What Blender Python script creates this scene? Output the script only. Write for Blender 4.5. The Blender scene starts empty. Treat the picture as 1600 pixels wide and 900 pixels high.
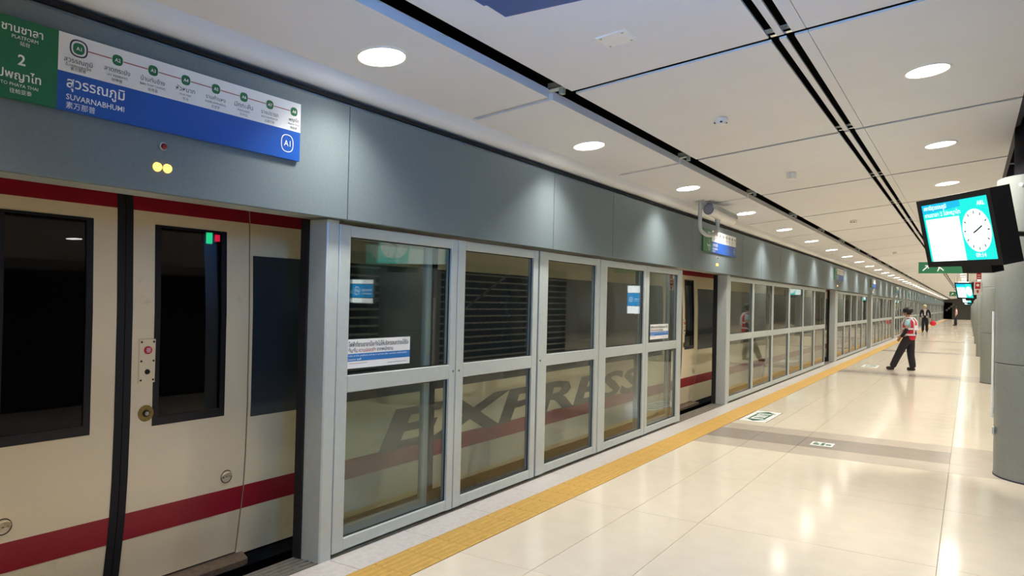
import bpy, bmesh, math, random
from mathutils import Vector, Matrix
random.seed(7)
S = bpy.context.scene
COL = S.collection
R = math.radians

# ------------------------------------------------------------------ camera, world, exposure
cam = bpy.data.objects.new('camera', bpy.data.cameras.new('camera'))
COL.objects.link(cam)
S.camera = cam
cam.data.sensor_width = 36.0
cam.data.lens = 1138.2 / 1600 * 36.0
cam.data.clip_end = 400
cam.data.clip_start = 0.02
def cam_matrix(yaw, pitch, roll, loc):
    cy, sy, cp, sp = math.cos(yaw), math.sin(yaw), math.cos(pitch), math.sin(pitch)
    f = Vector((-sy * cp, cy * cp, sp)); r = Vector((cy, sy, 0)); u = r.cross(f)
    c, s = math.cos(roll), math.sin(roll)
    r2 = c * r + s * u; u2 = -s * r + c * u
    m = Matrix((r2, u2, -f)).transposed().to_4x4()
    m.translation = loc
    return m
cam.matrix_world = cam_matrix(R(32.1208), R(0.79366), R(1.34973), Vector((0, 0, 1.62)))

w = bpy.data.worlds.new('world'); S.world = w; w.use_nodes = True
w.node_tree.nodes['Background'].inputs[0].default_value = (0.6, 0.7, 0.8, 1)
w.node_tree.nodes['Background'].inputs[1].default_value = 0.05
S.view_settings.view_transform = 'Standard'
S.view_settings.look = 'None'
S.view_settings.gamma = 1.0
S.view_settings.use_curve_mapping = False
S.view_settings.exposure = 0.0
S.cycles.use_denoising = True
S.cycles.max_bounces = 10
S.cycles.diffuse_bounces = 6
S.cycles.glossy_bounces = 5
S.cycles.transparent_max_bounces = 14
S.cycles.sample_clamp_indirect = 6.0
LAMP = 15.0                 # radiance of the lit diffuser discs
LAMP_W, LAMP_SPREAD = 15.0, 112       # lamps of the wall row: power, reflector cut-off in degrees
LAMP_W2, LAMP_SPREAD2 = 50.0, 150     # lamps of the column row
LAMP_COL = (1.0, 0.965, 0.90)
SCREEN = 1.0

# ------------------------------------------------------------------ helpers
def lin(c):
    return tuple(((v / 255) / 12.92 if v / 255 <= 0.04045 else ((v / 255 + 0.055) / 1.055) ** 2.4) for v in c)

def mat(name, rgb, rough=0.5, metal=0.0, noise=0.0, scale=8.0, bump=0.0, spec=0.5, stretch=(1, 1, 1), dirt=None, coat=0.0):
    """rgb is 0..255 sRGB; noise = relative colour variation from a procedural noise"""
    m = bpy.data.materials.new(name); m.use_nodes = True
    nt = m.node_tree; b = nt.nodes['Principled BSDF']
    c = lin(rgb)
    b.inputs['Base Color'].default_value = (*c, 1)
    b.inputs['Roughness'].default_value = rough
    b.inputs['Metallic'].default_value = metal
    b.inputs['Specular IOR Level'].default_value = spec
    b.inputs['Coat Weight'].default_value = coat
    tc = nt.nodes.new('ShaderNodeTexCoord')
    mp = nt.nodes.new('ShaderNodeMapping'); mp.inputs['Scale'].default_value = stretch
    nt.links.new(tc.outputs['Object'], mp.inputs['Vector'])
    nz = nt.nodes.new('ShaderNodeTexNoise'); nz.inputs['Scale'].default_value = scale; nz.inputs['Detail'].default_value = 5
    nt.links.new(mp.outputs['Vector'], nz.inputs['Vector'])
    last = None
    if noise > 0:
        r = nt.nodes.new('ShaderNodeValToRGB')
        r.color_ramp.elements[0].position = 0.3; r.color_ramp.elements[1].position = 0.7
        r.color_ramp.elements[0].color = (*[v * (1 - noise) for v in c], 1)
        r.color_ramp.elements[1].color = (*[min(1, v * (1 + noise)) for v in c], 1)
        nt.links.new(nz.outputs['Fac'], r.inputs['Fac']); last = r.outputs['Color']
    if dirt:                                    # patches of grime with a shape of their own
        d = nt.nodes.new('ShaderNodeTexNoise'); d.inputs['Scale'].default_value = dirt[1]; d.inputs['Detail'].default_value = 8
        d.inputs['Roughness'].default_value = 0.7
        nt.links.new(mp.outputs['Vector'], d.inputs['Vector'])
        rr = nt.nodes.new('ShaderNodeValToRGB'); rr.color_ramp.elements[0].position = dirt[2]; rr.color_ramp.elements[1].position = dirt[3]
        rr.color_ramp.elements[0].color = (0, 0, 0, 1); rr.color_ramp.elements[1].color = (dirt[4],) * 3 + (1,)
        nt.links.new(d.outputs['Fac'], rr.inputs['Fac'])
        mx = nt.nodes.new('ShaderNodeMix'); mx.data_type = 'RGBA'
        nt.links.new(rr.outputs['Color'], mx.inputs['Factor'])
        if last: nt.links.new(last, mx.inputs['A'])
        else: mx.inputs['A'].default_value = (*c, 1)
        mx.inputs['B'].default_value = (*lin(dirt[0]), 1)
        last = mx.outputs['Result']
    if last: nt.links.new(last, b.inputs['Base Color'])
    if bump > 0:
        bp = nt.nodes.new('ShaderNodeBump'); bp.inputs['Strength'].default_value = bump; bp.inputs['Distance'].default_value = 0.01
        nt.links.new(nz.outputs['Fac'], bp.inputs['Height']); nt.links.new(bp.outputs['Normal'], b.inputs['Normal'])
    return m

def emis(name, rgb_lin, strength):
    m = bpy.data.materials.new(name); m.use_nodes = True
    nt = m.node_tree; b = nt.nodes['Principled BSDF']
    b.inputs['Base Color'].default_value = (0.02, 0.02, 0.02, 1)
    b.inputs['Roughness'].default_value = 0.3
    b.inputs['Emission Color'].default_value = (*rgb_lin, 1)
    b.inputs['Emission Strength'].default_value = strength
    return m

def glass(name, tint, ior=1.5, rough=0.0):
    m = bpy.data.materials.new(name); m.use_nodes = True
    nt = m.node_tree; nt.nodes.remove(nt.nodes['Principled BSDF'])
    out = nt.nodes['Material Output']
    # Schlick reflectance on |cos|, the same from both faces of a thin pane
    ge = nt.nodes.new('ShaderNodeNewGeometry')
    dt = nt.nodes.new('ShaderNodeVectorMath'); dt.operation = 'DOT_PRODUCT'
    nt.links.new(ge.outputs['Normal'], dt.inputs[0]); nt.links.new(ge.outputs['Incoming'], dt.inputs[1])
    def mth(op, a, b=None):
        n = nt.nodes.new('ShaderNodeMath'); n.operation = op
        for q, v in enumerate((a, b)):
            if v is None: continue
            if isinstance(v, (int, float)): n.inputs[q].default_value = v
            else: nt.links.new(v, n.inputs[q])
        return n.outputs[0]
    f0 = ((ior - 1) / (ior + 1)) ** 2
    pw = mth('POWER', mth('SUBTRACT', 1.0, mth('ABSOLUTE', dt.outputs['Value'])), 5.0)
    fac = mth('ADD', mth('MULTIPLY', pw, 1 - f0), f0)
    tr = nt.nodes.new('ShaderNodeBsdfTransparent'); tr.inputs['Color'].default_value = (*tint, 1)
    gl = nt.nodes.new('ShaderNodeBsdfGlossy'); gl.inputs['Roughness'].default_value = rough
    mx = nt.nodes.new('ShaderNodeMixShader')
    nt.links.new(fac, mx.inputs[0]); nt.links.new(tr.outputs[0], mx.inputs[1]); nt.links.new(gl.outputs[0], mx.inputs[2])
    nt.links.new(mx.outputs[0], out.inputs['Surface'])
    return m

M = {}
M['ceil'] = mat('ceiling_panel_paint', (220, 221, 224), 0.55, noise=0.015, scale=3)
M['ceil_lip'] = mat('ceiling_edge_paint', (226, 226, 224), 0.4, noise=0.02)
M['cove'] = mat('cove_paint', (214, 216, 216), 0.4, noise=0.03, scale=2)
M['void'] = mat('void_black', (14, 13, 16), 0.9, noise=0.1)
M['steel_dark'] = mat('painted_dark_steel', (46, 40, 60), 0.6, noise=0.15)
M['header'] = mat('header_satin_metal', (112, 124, 127), 0.55, metal=0.2, spec=0.3, noise=0.05, scale=60, stretch=(1, 1, 1), bump=0.02)
M['frame'] = mat('screen_frame_aluminium', (190, 197, 193), 0.42, metal=0.35, noise=0.03, scale=20)
M['frame_dark'] = mat('dark_rubber', (13, 9, 15), 0.7, noise=0.1)
M['glass'] = glass('screen_glass', (0.86, 0.90, 0.88), 1.65)
M['train_glass'] = glass('tinted_train_glass', (0.42, 0.38, 0.45), 1.6)
M['cream'] = mat('train_cream_paint', (232, 214, 178), 0.33, noise=0.03, scale=3, dirt=((120, 100, 78), 3.0, 0.60, 0.78, 0.4))
M['red'] = mat('train_red_paint', (150, 24, 40), 0.35, noise=0.05)
M['band'] = mat('train_window_band', (40, 46, 54), 0.16, noise=0.05)
M['letters'] = mat('train_grey_lettering', (66, 66, 62), 0.45, noise=0.05)
M['bezel'] = mat('black_window_surround', (13, 8, 17), 0.4, noise=0.1)
M['rust'] = mat('worn_brown_metal', (112, 94, 78), 0.55, metal=0.3, noise=0.25, scale=30)
M['brass'] = mat('worn_brass', (150, 126, 70), 0.4, metal=0.7, noise=0.2, scale=40)
M['white'] = mat('white_paint', (232, 230, 224), 0.45, noise=0.02)
M['redbtn'] = mat('red_plastic', (196, 28, 36), 0.35, noise=0.05)
M['black'] = mat('black_plastic', (18, 17, 19), 0.4, noise=0.1)
M['floor'] = mat('cream_stone_tile', (232, 218, 194), 0.12, noise=0.035, scale=5, spec=0.6)
M['grout'] = mat('floor_grout', (150, 136, 118), 0.7, noise=0.1)
M['band_dark'] = mat('grey_brown_stone_tile', (158, 146, 132), 0.2, noise=0.05, scale=6, spec=0.6)
M['band_light'] = mat('light_taupe_stone_tile', (196, 182, 164), 0.19, noise=0.04, scale=6, spec=0.6)
M['edge'] = mat('pale_grey_granite', (206, 198, 190), 0.3, noise=0.1, scale=25)
M['yellow'] = mat('yellow_tactile_tile', (196, 154, 72), 0.55, noise=0.1, scale=20)
M['sill'] = mat('grooved_sill_metal', (150, 144, 134), 0.4, metal=0.6, noise=0.2, scale=25)
M['column'] = mat('column_satin_cladding', (136, 140, 134), 0.36, metal=0.2, noise=0.05, scale=40)
M['dark_wall'] = mat('dark_tunnel_wall', (24, 26, 28), 0.8, noise=0.15)
M['grey_wall'] = mat('grey_wall_panel', (176, 176, 170), 0.5, noise=0.05)
M['green'] = mat('sign_green', (24, 104, 60), 0.4, noise=0.03)
M['blue'] = mat('sign_blue', (22, 80, 164), 0.35, noise=0.03)
M['signwhite'] = mat('sign_white', (226, 226, 222), 0.4, noise=0.02)
M['ink'] = mat('dark_lettering', (40, 40, 44), 0.5, noise=0.05)
M['inkwhite'] = mat('white_lettering', (236, 238, 236), 0.5, noise=0.02)
M['inkred'] = mat('red_line', (150, 60, 60), 0.5, noise=0.05)
M['stickblue'] = mat('notice_blue', (32, 110, 178), 0.4, noise=0.03)
M['stickgreen'] = mat('floor_sign_green', (40, 96, 66), 0.4, noise=0.1)
M['chrome'] = mat('chrome', (200, 204, 206), 0.15, metal=1.0, noise=0.05)
M['pole'] = mat('light_grey_painted_pole', (180, 184, 182), 0.4, noise=0.03)
M['lens'] = mat('camera_front_glass', (150, 150, 165), 0.15, noise=0.05)
M['bluebox'] = mat('blue_sign_housing', (44, 92, 190), 0.4, noise=0.06)
M['lamp'] = emis('downlight_diffuser', LAMP_COL, LAMP)
M['amber'] = emis('amber_lamp', (1.0, 0.56, 0.13), 2.2)
M['redlamp'] = mat('unlit_red_lamp', (120, 14, 24), 0.25, noise=0.05)
M['scr_teal'] = emis('screen_teal', (0.0, 0.78, 0.69), 1.2 * SCREEN)
M['scr_blue'] = emis('screen_blue', (0.0, 0.42, 0.66), 1.35 * SCREEN)
M['scr_white'] = emis('screen_white', (0.84, 1.0, 0.97), 1.5 * SCREEN)
M['scr_strong'] = emis('lit_screen_face', (0.12, 0.42, 1.0), 60.0 * SCREEN)
M['box_white'] = emis('lightbox_white', (0.95, 1.0, 1.0), 4.0)
M['box_blue'] = emis('lightbox_blue', (0.02, 0.35, 0.80), 3.0)
M['glint_green'] = emis('green_reflection_glow', (0.02, 1.0, 0.25), 4.5)  # green and red glow of the reflection painted behind the door window
M['glint_red'] = emis('red_reflection_glow', (0.9, 0.02, 0.06), 4.0)
M['slat'] = mat('grey_metal_slat', (190, 184, 170), 0.4, noise=0.1)
# people
M['skin'] = mat('skin', (176, 128, 100), 0.55, noise=0.05)
M['skin_pale'] = mat('pale_skin', (214, 186, 150), 0.55, noise=0.05)
M['trousers'] = mat('dark_trousers', (30, 24, 34), 0.8, noise=0.1)
M['shirt'] = mat('light_blue_shirt', (150, 190, 198), 0.75, noise=0.06)
M['navy'] = mat('dark_navy_cloth', (26, 26, 38), 0.8, noise=0.1)
M['shoe'] = mat('dark_leather', (34, 26, 22), 0.4, noise=0.1)
M['hair'] = mat('dark_hair', (20, 16, 18), 0.6, noise=0.1)
M['hairlight'] = mat('fair_hair', (206, 200, 160), 0.6, noise=0.1)
M['vest'] = mat('red_vest_cloth', (206, 34, 52), 0.7, noise=0.06)
M['reflective'] = mat('reflective_white_tape', (226, 222, 224), 0.4, noise=0.03)
M['bagred'] = mat('red_bag_cloth', (214, 40, 52), 0.7, noise=0.06)
M['pinkstripe'] = mat('pink_white_shirt', (214, 170, 172), 0.7, noise=0.15, scale=14)

class MB:
    def __init__(s): s.v = []; s.f = []; s.mi = []; s.cur = 0
    def add(s, vs, fs):
        o = len(s.v); s.v += [tuple(p) for p in vs]
        for f in fs: s.f.append([i + o for i in f]); s.mi.append(s.cur)
    def box(s, x0, x1, y0, y1, z0, z1):
        s.hexa([(x0, y0, z0), (x1, y0, z0), (x1, y1, z0), (x0, y1, z0), (x0, y0, z1), (x1, y0, z1), (x1, y1, z1), (x0, y1, z1)])
    def hexa(s, p):
        s.add(p, [(3, 2, 1, 0), (4, 5, 6, 7), (0, 1, 5, 4), (1, 2, 6, 5), (2, 3, 7, 6), (3, 0, 4, 7)])
    def bbox(s, x0, x1, y0, y1, z0, z1, b, axis='y'):
        """box with the four long edges along `axis` chamfered by b"""
        if axis == 'y': prof = [(x0 + b, z0), (x1 - b, z0), (x1, z0 + b), (x1, z1 - b), (x1 - b, z1), (x0 + b, z1), (x0, z1 - b), (x0, z0 + b)]; s.prism_y(prof, y0, y1)
        elif axis == 'z': prof = [(x0 + b, y0), (x1 - b, y0), (x1, y0 + b), (x1, y1 - b), (x1 - b, y1), (x0 + b, y1), (x0, y1 - b), (x0, y0 + b)]; s.prism_z(prof, z0, z1)
    def prism_y(s, prof, y0, y1, cap=True):
        n = len(prof); vs = [(x, y0, z) for x, z in prof] + [(x, y1, z) for x, z in prof]
        fs = [(i, i + n, (i + 1) % n + n, (i + 1) % n) for i in range(n)]
        if cap: fs += [tuple(range(n)), tuple(range(2 * n - 1, n - 1, -1))]
        s.add(vs, fs)
    def prism_z(s, prof, z0, z1):
        n = len(prof); vs = [(x, y, z0) for x, y in prof] + [(x, y, z1) for x, y in prof]
        s.add(vs, [(i, (i + 1) % n, (i + 1) % n + n, i + n) for i in range(n)] + [tuple(range(n - 1, -1, -1)), tuple(range(n, 2 * n))])
    def cyl(s, p0, p1, r0, r1=None, n=16, cap=True):
        r1 = r0 if r1 is None else r1
        p0 = Vector(p0); p1 = Vector(p1); d = (p1 - p0).normalized()
        a = d.orthogonal().normalized(); b = d.cross(a)
        vs = []
        for p, r in ((p0, r0), (p1, r1)):
            vs += [p + r * (math.cos(2 * math.pi * i / n) * a + math.sin(2 * math.pi * i / n) * b) for i in range(n)]
        fs = [(i, (i + 1) % n, (i + 1) % n + n, i + n) for i in range(n)]
        if cap: fs += [tuple(range(n - 1, -1, -1)), tuple(range(n, 2 * n))]
        s.add(vs, fs)
    def lathe(s, c, prof, n=32, cap=True):
        """prof of (r,z) around a vertical axis at c"""
        vs = []
        for r, z in prof:
            vs += [(c[0] + r * math.cos(2 * math.pi * i / n), c[1] + r * math.sin(2 * math.pi * i / n), c[2] + z) for i in range(n)]
        fs = []
        for k in range(len(prof) - 1):
            for i in range(n):
                j = (i + 1) % n
                fs.append((k * n + i, k * n + j, (k + 1) * n + j, (k + 1) * n + i))
        if cap: fs += [tuple(range(n - 1, -1, -1)), tuple((len(prof) - 1) * n + i for i in range(n))]
        s.add(vs, fs)
    def tube(s, pts, r, n=10):
        pts = [Vector(p) for p in pts]; rings = []
        a = None
        for i, p in enumerate(pts):
            d = (pts[min(i + 1, len(pts) - 1)] - pts[max(i - 1, 0)]).normalized()
            a = d.orthogonal().normalized() if a is None else (a - d * a.dot(d)).normalized()
            b = d.cross(a)
            rings.append([p + r * (math.cos(2 * math.pi * k / n) * a + math.sin(2 * math.pi * k / n) * b) for k in range(n)])
        vs = [v for q in rings for v in q]; fs = []
        for i in range(len(pts) - 1):
            for k in range(n):
                j = (k + 1) % n
                fs.append((i * n + k, i * n + j, (i + 1) * n + j, (i + 1) * n + k))
        fs += [tuple(range(n - 1, -1, -1)), tuple((len(pts) - 1) * n + k for k in range(n))]
        s.add(vs, fs)
    def sphere(s, c, r, sc=(1, 1, 1), n=14, m=8):
        vs = [(c[0], c[1], c[2] - r * sc[2])]; fs = []
        for i in range(1, m):
            t = math.pi * i / m
            vs += [(c[0] + r * sc[0] * math.sin(t) * math.cos(2 * math.pi * k / n), c[1] + r * sc[1] * math.sin(t) * math.sin(2 * math.pi * k / n), c[2] - r * sc[2] * math.cos(t)) for k in range(n)]
        vs.append((c[0], c[1], c[2] + r * sc[2]))
        for k in range(n): fs.append((0, 1 + (k + 1) % n, 1 + k))
        for i in range(m - 2):
            for k in range(n):
                j = (k + 1) % n
                fs.append((1 + i * n + k, 1 + i * n + j, 1 + (i + 1) * n + j, 1 + (i + 1) * n + k))
        L = len(vs) - 1
        for k in range(n): fs.append((L, 1 + (m - 2) * n + k, 1 + (m - 2) * n + (k + 1) % n))
        s.add(vs, fs)
    def flat(s, pts2, o, ux, uy, nrm, th):
        """thin slab from a 2-D outline placed on a plane"""
        o = Vector(o); ux = Vector(ux); uy = Vector(uy); nrm = Vector(nrm); n = len(pts2)
        vs = [o + ux * a + uy * b for a, b in pts2] + [o + ux * a + uy * b + nrm * th for a, b in pts2]
        s.add(vs, [tuple(range(n - 1, -1, -1)), tuple(range(n, 2 * n))] + [(i, (i + 1) % n, (i + 1) % n + n, i + n) for i in range(n)])
    def mesh(s, name, off=(0, 0, 0)):
        me = bpy.data.meshes.new(name)
        me.from_pydata([(x - off[0], y - off[1], z - off[2]) for x, y, z in s.v], [], s.f)
        me.update()
        return me

def world_off(o):
    t = Vector((0, 0, 0))
    while o is not None: t += o.location; o = o.parent
    return t
def smooth(me, deg=35):
    for p in me.polygons: p.use_smooth = True
    bm = bmesh.new(); bm.from_mesh(me)
    bmesh.ops.recalc_face_normals(bm, faces=bm.faces)
    for e in bm.edges:
        if len(e.link_faces) == 2 and e.calc_face_angle(0) > R(deg): e.smooth = False
    bm.to_mesh(me); bm.free()
def obj(name, mb, m, parent=None, sm=False, origin=None):
    off = world_off(parent) if parent is not None else Vector(origin or (0, 0, 0))
    me = mb.mesh(name, off) if isinstance(mb, MB) else mb
    if isinstance(mb, MB):
        if sm: smooth(me)
        me.materials.append(M[m] if isinstance(m, str) else m)
    o = bpy.data.objects.new(name, me); COL.objects.link(o)
    if parent is not None: o.parent = parent
    elif origin: o.location = origin
    return o
def piece(name, me, loc, parent):
    o = bpy.data.objects.new(name, me); COL.objects.link(o); o.parent = parent; o.location = Vector(loc) - world_off(parent)
    return o
def tag(o, label, cat, group=None):
    o['label'] = label; o['category'] = cat
    if group: o['group'] = group
    return o
def thing(name, label, cat, loc, group=None):
    o = bpy.data.objects.new(name, None); COL.objects.link(o); o.location = loc; o.empty_display_size = 0.1
    return tag(o, label, cat, group)
def struct(o): o['kind'] = 'structure'; return o
def copy_tree(o, parent=None):
    c = o.copy(); COL.objects.link(c); c.parent = parent
    for ch in o.children: copy_tree(ch, c)
    return c
UN = ['', 'first', 'second', 'third', 'fourth', 'fifth', 'sixth', 'seventh', 'eighth', 'ninth']
TE = ['tenth', 'eleventh', 'twelfth', 'thirteenth', 'fourteenth', 'fifteenth', 'sixteenth', 'seventeenth', 'eighteenth', 'nineteenth']
ORD = UN[1:] + TE + [t if not u else t[:-4] + 'y-' + u if t.endswith('ieth') else t for t in ('twentieth', 'thirtieth', 'fortieth', 'fiftieth') for u in UN]
ORD0 = ['first', 'second', 'third', 'fourth', 'fifth', 'sixth', 'seventh', 'eighth', 'ninth', 'tenth', 'eleventh', 'twelfth', 'thirteenth', 'fourteenth']

def text_mb(mb, s, size, o, ux, uy, nrm, align='l', width=None, off=0.0, shear=0.0, lift=0.0015, fn=None, height=None):
    """lettering as flat geometry on a plane: o is the left/centre of the baseline"""
    c = bpy.data.curves.new('text', 'FONT'); c.body = s; c.size = 1.0; c.resolution_u = 2; c.offset = off; c.shear = shear
    t = bpy.data.objects.new('text', c); COL.objects.link(t)
    dg = bpy.context.evaluated_depsgraph_get(); dg.update()
    me = bpy.data.meshes.new_from_object(t.evaluated_get(dg))
    bpy.data.objects.remove(t); bpy.data.curves.remove(c)
    if not me.vertices: return
    x0 = min(v.co.x for v in me.vertices); x1 = max(v.co.x for v in me.vertices)
    y1 = max(v.co.y for v in me.vertices); y0 = min(v.co.y for v in me.vertices)
    kx = ky = size
    if width: kx = width / (x1 - x0)
    if width and not height: ky = min(size, kx) if size else kx
    if height: ky = height / (y1 - y0)
    sh = {'l': -x0, 'c': -(x0 + x1) / 2, 'r': -x1}[align]
    o = Vector(o); ux = Vector(ux); uy = Vector(uy); nrm = Vector(nrm)
    vs = []
    for v in me.vertices:
        p = o + ux * ((v.co.x + sh) * kx) + uy * (v.co.y * ky) + nrm * lift
        vs.append(fn(p) if fn else p)
    mb.add(vs, [tuple(p.vertices) for p in me.polygons])
    bpy.data.meshes.remove(me)
def disc(mb, c, r, ux, uy, nrm, th=0.001, n=24, sy=1.0, sq=2.0):
    pts = []
    for i in range(n):
        a = 2 * math.pi * i / n; ca, sa = math.cos(a), math.sin(a)
        pts.append((r * abs(ca) ** (2 / sq) * (1 if ca >= 0 else -1), r * sy * abs(sa) ** (2 / sq) * (1 if sa >= 0 else -1)))
    mb.flat(pts, c, ux, uy, nrm, th)
def ring(mb, c, r, wd, ux, uy, nrm, th=0.001, n=28, sy=1.0, sq=2.0):
    c = Vector(c); ux = Vector(ux); uy = Vector(uy); nrm = Vector(nrm); vs = []; fs = []
    for i in range(n):
        a = 2 * math.pi * i / n; ca, sa = math.cos(a), math.sin(a)
        ex = abs(ca) ** (2 / sq) * (1 if ca >= 0 else -1); ey = abs(sa) ** (2 / sq) * (1 if sa >= 0 else -1)
        for rr in (r, r - wd): vs.append(c + ux * (rr * ex) + uy * ((r * sy - (r - rr)) * ey) + nrm * th)
    for i in range(n):
        j = (i + 1) % n; fs.append((2 * i, 2 * j, 2 * j + 1, 2 * i + 1))
    mb.add(vs, fs)
EY, EZ, EX = (0, 1, 0), (0, 0, 1), (1, 0, 0)

XW, XH, XT = -3.28, -3.20, -3.85       # screen face, header face, train side
Y0, Y1 = -6.0, 131.0
def zc(x): return 2.926 + 0.11 * (x + 3.13)

# ================================================================== FLOOR
fl = MB(); fl.box(-3.5, 9.0, Y0, Y1, -0.5, -0.012)
floor = struct(obj('floor', fl, 'grout'))
TP = 1.53                                     # tile pitch along the platform
def tile_mesh(name, wx, wy, m, gx, gy, h=0.012):
    b = MB(); b.hexa([(0.5 * gx, 0.5 * gy, -h), (wx - 0.5 * gx, 0.5 * gy, -h), (wx - 0.5 * gx, wy - 0.5 * gy, -h), (0.5 * gx, wy - 0.5 * gy, -h),
                      (0.5 * gx, 0.5 * gy, 0), (wx - 0.5 * gx, 0.5 * gy, 0), (wx - 0.5 * gx, wy - 0.5 * gy, 0), (0.5 * gx, wy - 0.5 * gy, 0)])
    me = b.mesh(name); me.materials.append(M[m]); return me
cols = [(-2.72, 0.53), (-2.19, 0.53), (-1.66, 1.51), (-0.15, 1.50)]
PB = 10.6                                     # pitch of the grey cross bands
bands = [(8.40 + PB * k, 8.88 + PB * k, 9.58 + PB * k, 10.02 + PB * k) for k in range(0, 12)]
TILE = {}
def lay(x, wx, y0, y1, m, nm):
    k = (round(wx, 3), round(y1 - y0, 3), m)
    if k not in TILE: TILE[k] = tile_mesh(nm, wx, y1 - y0, m, 0.004, 0.0035)
    piece(nm, TILE[k], (x, y0, 0), floor)
YT = 30.0                                     # single tiles are built as far as this
for x, wx in cols:
    y = Y0 + 0.0
    ys = [3.78 - TP * k for k in range(6, 0, -1)] + [3.78 + TP * k for k in range(0, 4)]
    for a in ys:
        a2 = min(a + TP, 8.40)
        if a < 8.39 and a2 > a: lay(x, wx, a, a2, 'floor', 'floor_tile')
    for k, (b0, b1, b2, b3) in enumerate(bands[:2]):
        for p, q, m in ((b0, b1, 'band_light'), (b1, b2, 'band_dark' if x < -0.2 else 'band_light'), (b2, b3, 'band_light')):
            lay(x, wx, p, q, m, 'band_tile')
        a = b3; n = 6; st = (bands[k + 1][0] - b3) / n
        for i in range(n): lay(x, wx, a + st * i, a + st * (i + 1), 'floor', 'floor_tile')
far = MB(); fb = MB(); fd = MB()
y = bands[2][0]
for k in range(2, 12):
    b0, b1, b2, b3 = bands[k]
    nx = bands[k + 1][0] if k + 1 < 12 else Y1
    for x, wx in cols:
        fb.box(x + .002, x + wx - .002, b0, b1, -.012, 0); fb.box(x + .002, x + wx - .002, b2, b3, -.012, 0)
        (fd if x < -0.2 else fb).box(x + .002, x + wx - .002, b1, b2, -.012, 0)
        n = max(1, round((min(nx, Y1) - b3) / TP)); st = (min(nx, Y1) - b3) / n
        for i in range(n): far.box(x + .002, x + wx - .002, b3 + st * i + .002, b3 + st * (i + 1) - .002, -.012, 0)
for b, m, nm in ((far, 'floor', 'far_floor_tiles'), (fb, 'band_light', 'far_band_tiles'), (fd, 'band_dark', 'far_dark_band_tiles')):
    o = obj(nm, b, m, floor); o['kind'] = 'stuff'
rf = MB(); rf.box(1.352, 9.0, Y0, Y1, -.012, 0); obj('right_paving', rf, 'floor', floor)
# pale granite edging between the screens and the yellow strip
me = tile_mesh('edge_stone', 0.26, 0.70, 'edge', 0.002, 0.004)
for k in range(-4, 36): piece('edge_stone', me, (-3.28, 3.2 + 0.70 * k, 0), floor)
b = MB()
for k in range(36, 182): b.box(-3.279, -3.021, 3.2 + .7 * k + .002, 3.2 + .7 * k + .698, -.012, 0)
o = obj('far_edge_stones', b, 'edge', floor); o['kind'] = 'stuff'
# ridged yellow tactile tiles
def tactile(mb, y, L=0.30):
    mb.box(-3.018, -2.722, y + .001, y + L - .001, -.012, .002)
    for j in range(6):
        x = -2.995 + 0.050 * j
        mb.hexa([(x - .012, y + .006, .002), (x + .012, y + .006, .002), (x + .012, y + L - .006, .002), (x - .012, y + L - .006, .002),
                 (x - .006, y + .012, .0055), (x + .006, y + .012, .0055), (x + .006, y + L - .012, .0055), (x - .006, y + L - .012, .0055)])
b = MB(); tactile(b, 0); me = b.mesh('tactile_tile', (-3.02, 0, 0)); me.materials.append(M['yellow'])
ntac = 92
for k in range(ntac): piece('tactile_tile', me, (-3.02, -1.5 + .3 * k, 0), floor)
b = MB()
for k in range(ntac, 441): tactile(b, -1.5 + .3 * k)
o = obj('far_tactile_tiles', b, 'yellow', floor); o['kind'] = 'stuff'
# grooved metal threshold along the platform edge
b = MB(); b.box(-3.50, -3.28, Y0, Y1, -.012, -.006)
for j in range(5): b.box(-3.49 + .043 * j, -3.467 + .043 * j, Y0, Y1, -.006, 0.0)
obj('grooved_sill', b, 'sill', floor)
b = MB(); b.box(-8.5, -3.5, Y0, Y1, -1.5, -1.25); struct(obj('trim_1', b, 'void'))['label'] = 'dark trackbed under the train'
b = MB(); b.box(-8.7, -8.5, Y0, Y1, -1.5, 4.2); struct(obj('wall_track', b, 'dark_wall'))

# ================================================================== CEILING
cv = MB(); cv.box(-8.7, 9.0, Y0, Y1, 4.2, 4.3)
ceiling = struct(obj('ceiling', cv, 'void'))
CP = 2.64; CJ = 4.36
def slope_panel(x0, x1, L, t=0.06):
    b = MB()
    b.hexa([(x0, 0, zc(x0)), (x1, 0, zc(x1)), (x1, L, zc(x1)), (x0, L, zc(x0)), (x0, 0, zc(x0) + t), (x1, 0, zc(x1) + t), (x1, L, zc(x1) + t), (x0, L, zc(x0) + t)])
    return b
kinds = [('ceiling_panel', -3.13, -2.46, .06), ('ceiling_panel', -2.28, -1.003, .012), ('ceiling_strip', -0.872, -0.80, .012), ('ceiling_panel', -0.796, 0.34, .012), ('slot_fin', -0.957, -0.918, .012)]
pm = []
for nm, a, c, th_ in kinds:
    me = slope_panel(a, c, CP - 0.06, th_).mesh(nm); me.materials.append(M['ceil']); pm.append((nm, me))
K0, K1 = -4, 48
for k in range(K0, K1):
    y = CJ + CP * (k - 1) + 0.03
    for nm, me in pm:
        if nm == 'slot_fin' and k > 30: continue
        piece(nm, me, (0, y, 0), ceiling)
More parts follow.
